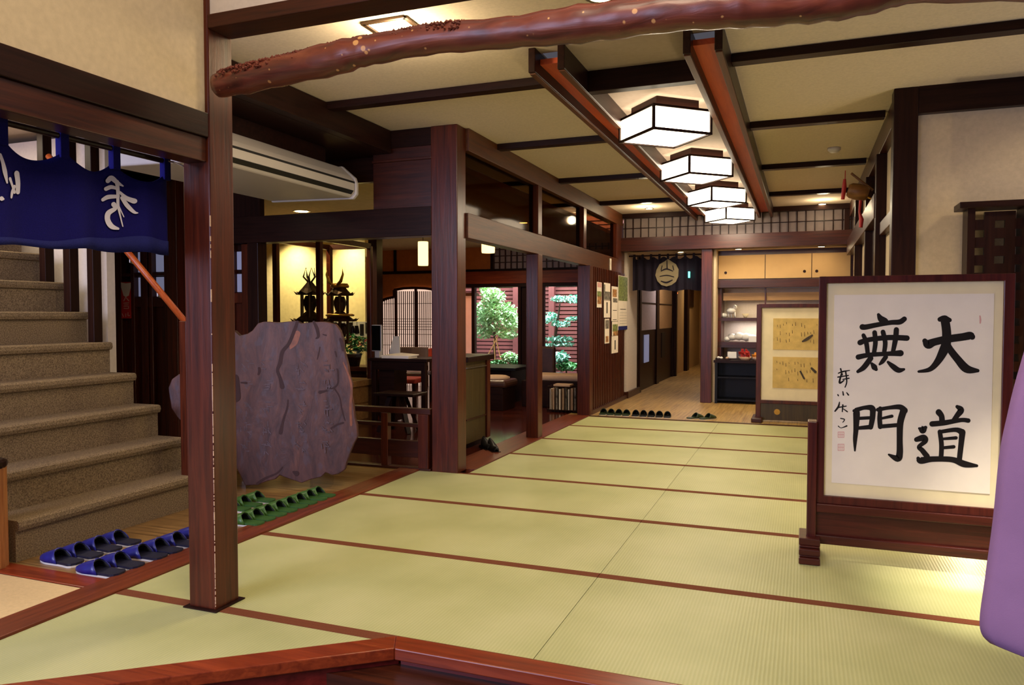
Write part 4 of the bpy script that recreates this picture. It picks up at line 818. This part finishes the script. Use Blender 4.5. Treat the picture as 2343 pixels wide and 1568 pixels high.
MB().tube([g(560,500),g(700,560)],.008,6).build('hook','gold',t)
# lattice box
t=thing('lattice_screen','dark wooden lattice screen with square holes at the right edge','lattice screen',(1.12,5.45,0))
lx0,lx1=ony(2208,700,5.45).x,ony(2318,700,5.45).x; zc=ony(2208,480,5.45).z; W_=lx1-lx0
f=MB(); f.box(lx0,lx0+.04,5.42,5.58,0,zc); f.box(lx1+.035,lx1+.068,5.36,5.58,0,zc)
cw=W_/4.7; nh=int(zc/cw)
for j in range(nh+1):
    z=zc-.02-(j+1)*cw
    if z<0: break
    for i in range(5):
        hole=((i%2==0) and (j%2==0)) or (i in(1,3) and j%2==1 and False)
        hole=(i in(0,4) and j%2==0) or (i==2 and j%2==1)
        x=lx0+.04+i*cw
        if hole: f.box(x,x+cw,5.44,5.47,z,z+.008)
        else: f.box(x,x+cw,5.44,5.47,z,z+cw)
f.build('lattice','kz',t); B(lx0-.05,lx1+.4,5.38,5.59,zc+.002,zc+.04).build('cap','kx',t,bevel=.003)
t=thing('glazed_door','bluish daylit glass door at the right edge','door',(1.6,5.5,1)); B(lx1+.07,lx1+.5,5.5,5.52,0,zc-.08).build('pane','bluegl',t); B(lx1+.07,lx1+.5,5.46,5.54,zc-.08,zc).build('frame','wx',t)
# ============================================================= CALLIGRAPHY STAND
YC=4.18; c=lambda x,y,dy=0: ony(x,y,YC+dy)
t=thing('calligraphy_stand','large framed brush calligraphy on a dark wooden floor stand, right foreground','calligraphy screen',(.47,YC,0))
fx0,fx1=.075,.925; fz0,fz1=.30,c(2090,630).z
f=MB(); f.box(fx0,fx0+.035,YC-.025,YC+.025,fz0,fz1); f.box(fx1-.045,fx1,YC-.025,YC+.025,fz0,fz1); f.box(fx0,fx1,YC-.025,YC+.025,fz1-.035,fz1); f.box(fx0,fx1,YC-.025,YC+.025,fz0-.01,fz0+.03); fr_=f.build('picture_frame','mahz',t,bevel=.003)
B(fx0+.035,fx1-.045,YC-.008,YC+.01,fz0+.03,fz1-.035).build('mount','cream',t)
pa=c(1903,672); pb=c(2262,1130); pz1=c(2080,674).z; pz0=c(1990,1110).z
pap=B(fx0+.072,fx1-.082,YC-.011,YC-.008,pz0,pz1).build('paper','paper',t)
cs=lambda x,y: ony(1880+x/3.92,700+y/3.92,YC-.0118)
DAI=[[(1060,122,38),(1100,112,45),(1148,128,34)],[(1105,125,70),(1120,230,72),(1118,330,75),(1095,400,75),(1040,500,55),(970,570,38),(870,590,20)],[(925,315,40),(955,345,72),(1010,325,60),(1120,300,60),(1260,280,60),(1330,268,62),(1350,278,48)],[(1120,330,50),(1150,390,55),(1220,480,60),(1300,565,66),(1400,582,28)]]
MU=[[(510,80,26),(530,115,50),(565,140,58)],[(365,190,46),(400,190,42),(500,170,38),(620,150,38),(700,145,42),(742,118,40)],[(345,330,44),(420,305,38),(600,285,42),(765,290,44)],[(328,460,42),(430,440,36),(600,430,36),(708,425,50)],[(375,265,32),(400,330,38),(415,440,34)],[(475,240,38),(482,330,38),(468,430,34)],[(550,235,38),(570,330,38),(560,420,34)],[(670,215,42),(662,300,42),(640,410,34)],[(440,470,42),(380,550,42),(325,590,26)],[(450,520,24),(472,550,46),(488,570,28)],[(575,460,36),(545,500,34),(520,525,18)],[(595,505,22),(640,545,42),(690,578,42),(738,570,20)]]
MON=[[(292,942,28),(312,960,54),(308,1100,42),(300,1200,34),(298,1300,14)],[(310,935,36),(380,915,32),(445,915,46),(460,940,50)],[(460,930,46),(455,1010,44),(440,1090,38)],[(330,1010,26),(430,1005,26)],[(330,1097,28),(430,1088,36)],[(505,932,32),(600,915,30),(700,908,42),(742,940,54)],[(735,940,56),(705,1050,52),(700,1200,48),(700,1320,52),(680,1370,54),(602,1335,16)],[(525,920,32),(520,1010,38),(525,1085,38)],[(540,1010,20),(630,990,26)],[(540,1082,32),(680,1070,32)]]
DO=[[(1050,955,50),(1075,990,45),(1080,1040,46)],[(1215,905,28),(1250,935,50),(1215,985,42),(1180,1035,38)],[(990,1060,44),(1100,1050,42),(1250,1025,34),(1315,1030,36)],[(1060,1130,36),(1075,1250,38),(1070,1370,38)],[(1060,1132,30),(1200,1112,36),(1260,1135,54)],[(1262,1135,50),(1250,1250,44),(1235,1380,42)],[(1080,1195,20),(1205,1185,28)],[(1080,1275,24),(1185,1265,28)],[(875,1100,20),(905,1112,62),(932,1092,28)],[(850,1200,38),(915,1185,52),(930,1215,38),(872,1265,32),(900,1295,40),(945,1350,44)],[(865,1368,28),(890,1388,54),(1000,1375,44),(1170,1380,44),(1280,1420,52),(1392,1435,22)]]
for nm_,L_ in (('character_great',DAI),('character_nothing',MU),('character_gate',MON),('character_way',DO)): strokes([[(x,y,w*1.14) for x,y,w in q] for q in L_],cs,.0003,(0,-1,0)).build('brush_character','ink',pap)
SIG=[[(150,605,10),(190,590,14),(250,580,8)],[(170,565,14),(185,620,12)],[(145,640,12),(240,625,10)],[(180,600,12),(160,690,18),(200,670,10)],[(215,590,14),(225,680,12),(210,730,10)],[(190,660,10),(245,650,12)],[(190,770,10),(195,800,14)],[(145,798,12),(150,806,12)],[(225,780,10),(240,800,14)],[(160,865,10),(150,905,18),(120,945,14)],[(150,912,12),(220,900,10)],[(190,890,14),(185,950,10)],[(195,925,8),(230,950,12)],[(170,1010,10),(205,1020,10),(190,1045,8)],[(150,1080,10),(175,1095,6),(225,1078,14)]]
for q in (SIG[:6],SIG[6:9],SIG[9:13],SIG[13:]): strokes(q,cs,.0003,(0,-1,0)).build('signature_character','ink',pap)
SEAL=[]
for y0,y1 in((1132,1180),(1242,1298)):
    SEAL+=[[(147,y0,6),(200,y0,6)],[(200,y0,6),(200,y1,6)],[(200,y1,6),(147,y1,6)],[(147,y1,6),(147,y0,6)],[(165,y0+8,6),(165,y1-8,6)],[(182,y0+8,6),(182,y1-8,6)],[(150,(y0+y1)/2,5),(198,(y0+y1)/2,5)]]
SEAL+=[[(1420,92,12),(1424,125,16),(1422,155,12)]]
for q in (SEAL[:7],SEAL[7:14],SEAL[14:]): strokes(q,cs,.0003,(0,-1,0)).build('red_seal','pink',pap)
B(.03,.075,YC-.05,YC+.05,.05,.71).build('side_post','mahz',t,bevel=.005); B(.925,.97,YC-.05,YC+.05,.05,.71).build('side_post','mahz',t,bevel=.005)
B(.075,.925,YC-.04,YC+.04,.245,.29).build('rail','mah',t,bevel=.005); B(.075,.925,YC-.02,YC+.02,.13,.245).build('lower_panel','mah',t); B(.03,.97,YC-.045,YC+.045,.085,.13).build('rail','mah',t,bevel=.005)
for x in(.045,.955):
    q=MB(); 
    for k,(a,z0,z1) in enumerate(((.15,.002,.035),(.135,.035,.045),(.14,.045,.075),(.11,.075,.085),(.10,.085,.12))): q.box(x-.05+.004*(k%2),x+.05-.004*(k%2),YC-a,YC+a,z0,z1)
    q.build('foot','mah',t,bevel=.004)
# purple curtain
t=thing('gathered_curtain','purple cloth curtain gathered at the right edge, nearest the camera','curtain',(.9,2.3,2.3))
E_=[(2540,-40),(2500,300),(2420,600),(2343,860),(2318,960),(2300,1050),(2285,1200),(2266,1340),(2254,1430),(2258,1470),(2278,1492)]
vs=[];fs=[]; lp=[ony(x,y,2.3) for x,y in E_]; LP=catmull([(p.x,p.z,0) for p in lp],5); nu=40
for i,(x,z,_) in enumerate(LP):
    for j in range(nu+1):
        u=j/nu; X=x+(1.35-x)*u; zz=z-(.04*math.sin(u*PI*.5)*(i/len(LP))**6)
        vs.append((X,2.3+.03*math.sin(u*24+i*.03)*min(1,u*5)+.06*(1-min(1,u*9))**2,zz))
for i in range(len(LP)-1):
    for j in range(nu): a=i*(nu+1)+j; fs.append((a,a+1,a+nu+2,a+nu+1))
MB().add(vs,fs).build('cloth','purple',t,smooth=True,solid=.004)
MB().tube([(.45,2.3,2.36),(2.0,2.3,2.36)],.014,10).build('rod','kx',t)
# ============================================================= GARDEN
struct(B(-14,0,12.1,18,-.2,-.05).build('floor','soil'),'garden soil outside the window')
t=thing('garden_fence','reddish slatted wooden fence enclosing the garden','fence',(-6,15.5,0)); fb=MB(); fb.box(-9,-3.0,15.53,15.56,-.1,3.4); [fb.box(-9,-3.0,15.49,15.53,-.08+.085*k_,-.02+.085*k_) for k_ in range(40)]; fb.build('slat_panel','gfence',t)
for px in (1180,1262): x=ony(px,700,15.4).x; B(x-.06,x+.06,15.38,15.5,-.1,3.4).build('post','gfence',t)
struct(B(-14,ony(1084,700,13.2).x,13.2,13.3,-.1,1.62).build('wall_outside','gwall'),'pale lilac garden wall')
t=thing('eaves_roof','dark tiled capping on the pale garden wall','wall cap',(-7,13.2,1.7)); B(-14,ony(1086,700,13.2).x,13.1,13.4,1.62,1.68).build('capping','kx',t)
def gp(px,py,Y): return ony(px,py,Y)
t=thing('garden_tree','light green young tree with bamboo stakes in the left garden window','tree',gp(1131,850,14))
m=MB(); r=0
for i,(px,py,rx,ry,n_) in enumerate(((1128,680,28,22,420),(1108,715,24,26,380),(1150,710,34,20,420),(1130,740,48,22,560),(1172,735,20,24,240),(1105,762,24,14,240),(1160,765,28,12,160),(1118,665,14,12,160))):
    p=gp(px,py,14); leafmb(p,(rx*.0087,.35,ry*.0087),n_,.085,seed=i,mb=m)
m.build('foliage','leaf',t)
MB().tube([gp(1133,870,14),gp(1131,790,14),gp(1133,720,14),gp(1128,670,14)],[.035,.03,.02,.01],8,jit=.2).build('trunk','bark',t)
for a,b in(((1140,770),(1104,835)),((1134,770),(1152,852)),((1130,775),(1134,850))): MB().tube([gp(*a,13.9),gp(*b,13.8)],.012,6).build('stake','bamboo',t)
t=thing('garden_tree','layered cloud-pruned tree in the right garden window','tree',gp(1265,850,14))
m=MB()
for i,(px,py,rx,ry,n_) in enumerate(((1282,684,22,7,170),(1312,685,14,10,120),(1258,728,18,14,240),(1285,742,20,8,150),(1278,776,34,7,240),(1255,792,22,6,120),(1290,788,24,5,120),(1310,730,14,5,100))):
    p=gp(px,py,14.2); leafmb(p,(rx*.0088,.3,ry*.0088),n_,.07,seed=20+i,mb=m)
m.build('foliage','leaf3',t); MB().tube([Vector((gp(1268,860,14.2).x,14.2,-.06)),gp(1268,860,14.2),gp(1266,800,14.2),gp(1275,740,14.2),gp(1282,690,14.2)],[.045,.04,.035,.025,.012],8,jit=.2).build('trunk','bark',t)
for k,(px,py,rx,ry,n_,mt,l) in enumerate(((1140,838,22,14,420,'leaf2','low dense shrub at the foot of the staked tree'),(1166,818,18,12,260,'leaf','pale leafy shrub right of the staked tree'),(1184,832,12,16,160,'leaf2','narrow shrub at the window post'),(1284,818,16,14,160,'leaf3','broad-leaved blue green shrub in the right garden window'),(1296,838,24,10,300,'leaf2','low green ground cover in the right garden window'))):
    p=gp(px,py,13.3); t=thing('garden_shrub',l,'shrub',(p.x,p.y,-.05)); leafmb(p,(rx*.0083,.25,ry*.0083),n_,.09,seed=40+k).build('foliage',mt,t); MB().tube([(p.x,p.y,-.05),(p.x,p.y,p.z)],.015,6).build('stem','bark',t)
# ============================================================= LIGHTS
def light(kind,name,loc,e,col,size=.2,rot=(0,0,0),size_y=None,spread=None,spot=None,blend=.5):
    l=bpy.data.lights.new(name,kind); l.energy=e; l.color=col; o=bpy.data.objects.new(name,l); COL.objects.link(o); o.location=loc; o.rotation_euler=rot
    if kind=='AREA': l.shape='RECTANGLE' if size_y else 'SQUARE'; l.size=size; 
    if kind=='AREA' and size_y: l.size_y=size_y
    if kind=='POINT': l.shadow_soft_size=size
    if kind=='SPOT': l.shadow_soft_size=size; l.spot_size=spot or 1.2; l.spot_blend=blend
    return o
WARM=(1,.80,.50); DAY=(.62,.66,1.0)
light('AREA','entrance_daylight',(-3.6,-2.4,2.2),330,DAY,3,(math.radians(78),0,math.radians(-14)),2.6)
light('AREA','entrance_ceiling_light',(-.2,.6,3.9),130,(1,.84,.6),1.6,(0,0,0))
for y in LY: light('AREA','box_lamp_glow',(-.93,y,2.47),20,(1,.86,.62),.4)
light('POINT','log_downlight',(-1.95,3.45,2.6),26,WARM,.08)
light('POINT','hall_downlight',(.22,10.6,2.6),7,WARM,.06); light('POINT','hall_downlight',(-2.02,10.4,2.6),10,WARM,.06)
light('POINT','wall_foot_lantern',(.95,5.15,.35),34,(1,.82,.5),.06)
light('SPOT','stand_spotlight',(1.25,3.3,2.7),620,(1,.92,.76),.03,(Vector((.9,3.85,0))-Vector((1.25,3.3,2.7))).to_track_quat('-Z','Y').to_euler(),spot=.5,blend=.9)
light('SPOT','right_wall_light',(1.6,4.6,2.6),20,WARM,.1,(math.radians(35),0,0),spot=1.8)
light('AREA','corridor_light',(-1.9,14.,2.15),14,(.95,.85,.9),.5); light('AREA','corridor_light',(-1.9,17.5,2.15),10,WARM,.4)
light('AREA','alcove_light',(-.5,11.75,1.15),5,(1,.9,.8),.9,(0,0,0),.1); light('AREA','cupboard_light',(-.3,11.2,2.17),5,WARM,1.4,(0,0,0),.1); light('AREA','shelf_light',(-.5,11.75,1.45),2.5,WARM,.9,(0,0,0),.1)
for x in (-6.65,-5.72): light('SPOT','showcase_spot',(x,8.5,2.38),150,(1,.86,.56),.03,(math.radians(22),0,0),spot=1.9,blend=1)
for k,(x,y,e_) in enumerate(((-5.6,7.4,60),(-3.3,9.0,40),(-4.6,10.6,64))): downl((x,y,2.42),['added lobby fill downlight near the showcase','lobby downlight seen through the middle transom pane','added lobby fill downlight in front of the garden window'][k],.06); light('SPOT','lobby_fill_downlight',(x,y,2.40),e_,WARM,.05,spot=2.7)  # first and last are added fill for the lobby, middle one is a visible fitting
light('SPOT','lintel_downlight',(p_.x,p_.y,2.4),20,WARM,.05,spot=2.6)
light('AREA','stair_light',(-5.6,3.2,2.6),26,(1,.86,.62),.8); light('AREA','slipper_area_light',(-3.55,3.2,2.15),7,WARM,.4)
light('AREA','garden_sky',(-5,14.2,4.6),2300,(.82,.9,1),4.5,(math.radians(8),0,0),2.4)
light('AREA','right_day',(3.2,4.0,1.8),16,DAY,1.2,(0,math.radians(90),0))
W=bpy.data.worlds.new('world'); S.world=W; W.use_nodes=True; W.node_tree.nodes['Background'].inputs[0].default_value=(.62,.6,.72,1); W.node_tree.nodes['Background'].inputs[1].default_value=.12
S.view_settings.view_transform='Standard'; S.view_settings.look='None'; S.view_settings.gamma=1; S.view_settings.use_curve_mapping=False; S.view_settings.exposure=0
S.cycles.max_bounces=6; S.cycles.use_denoising=True
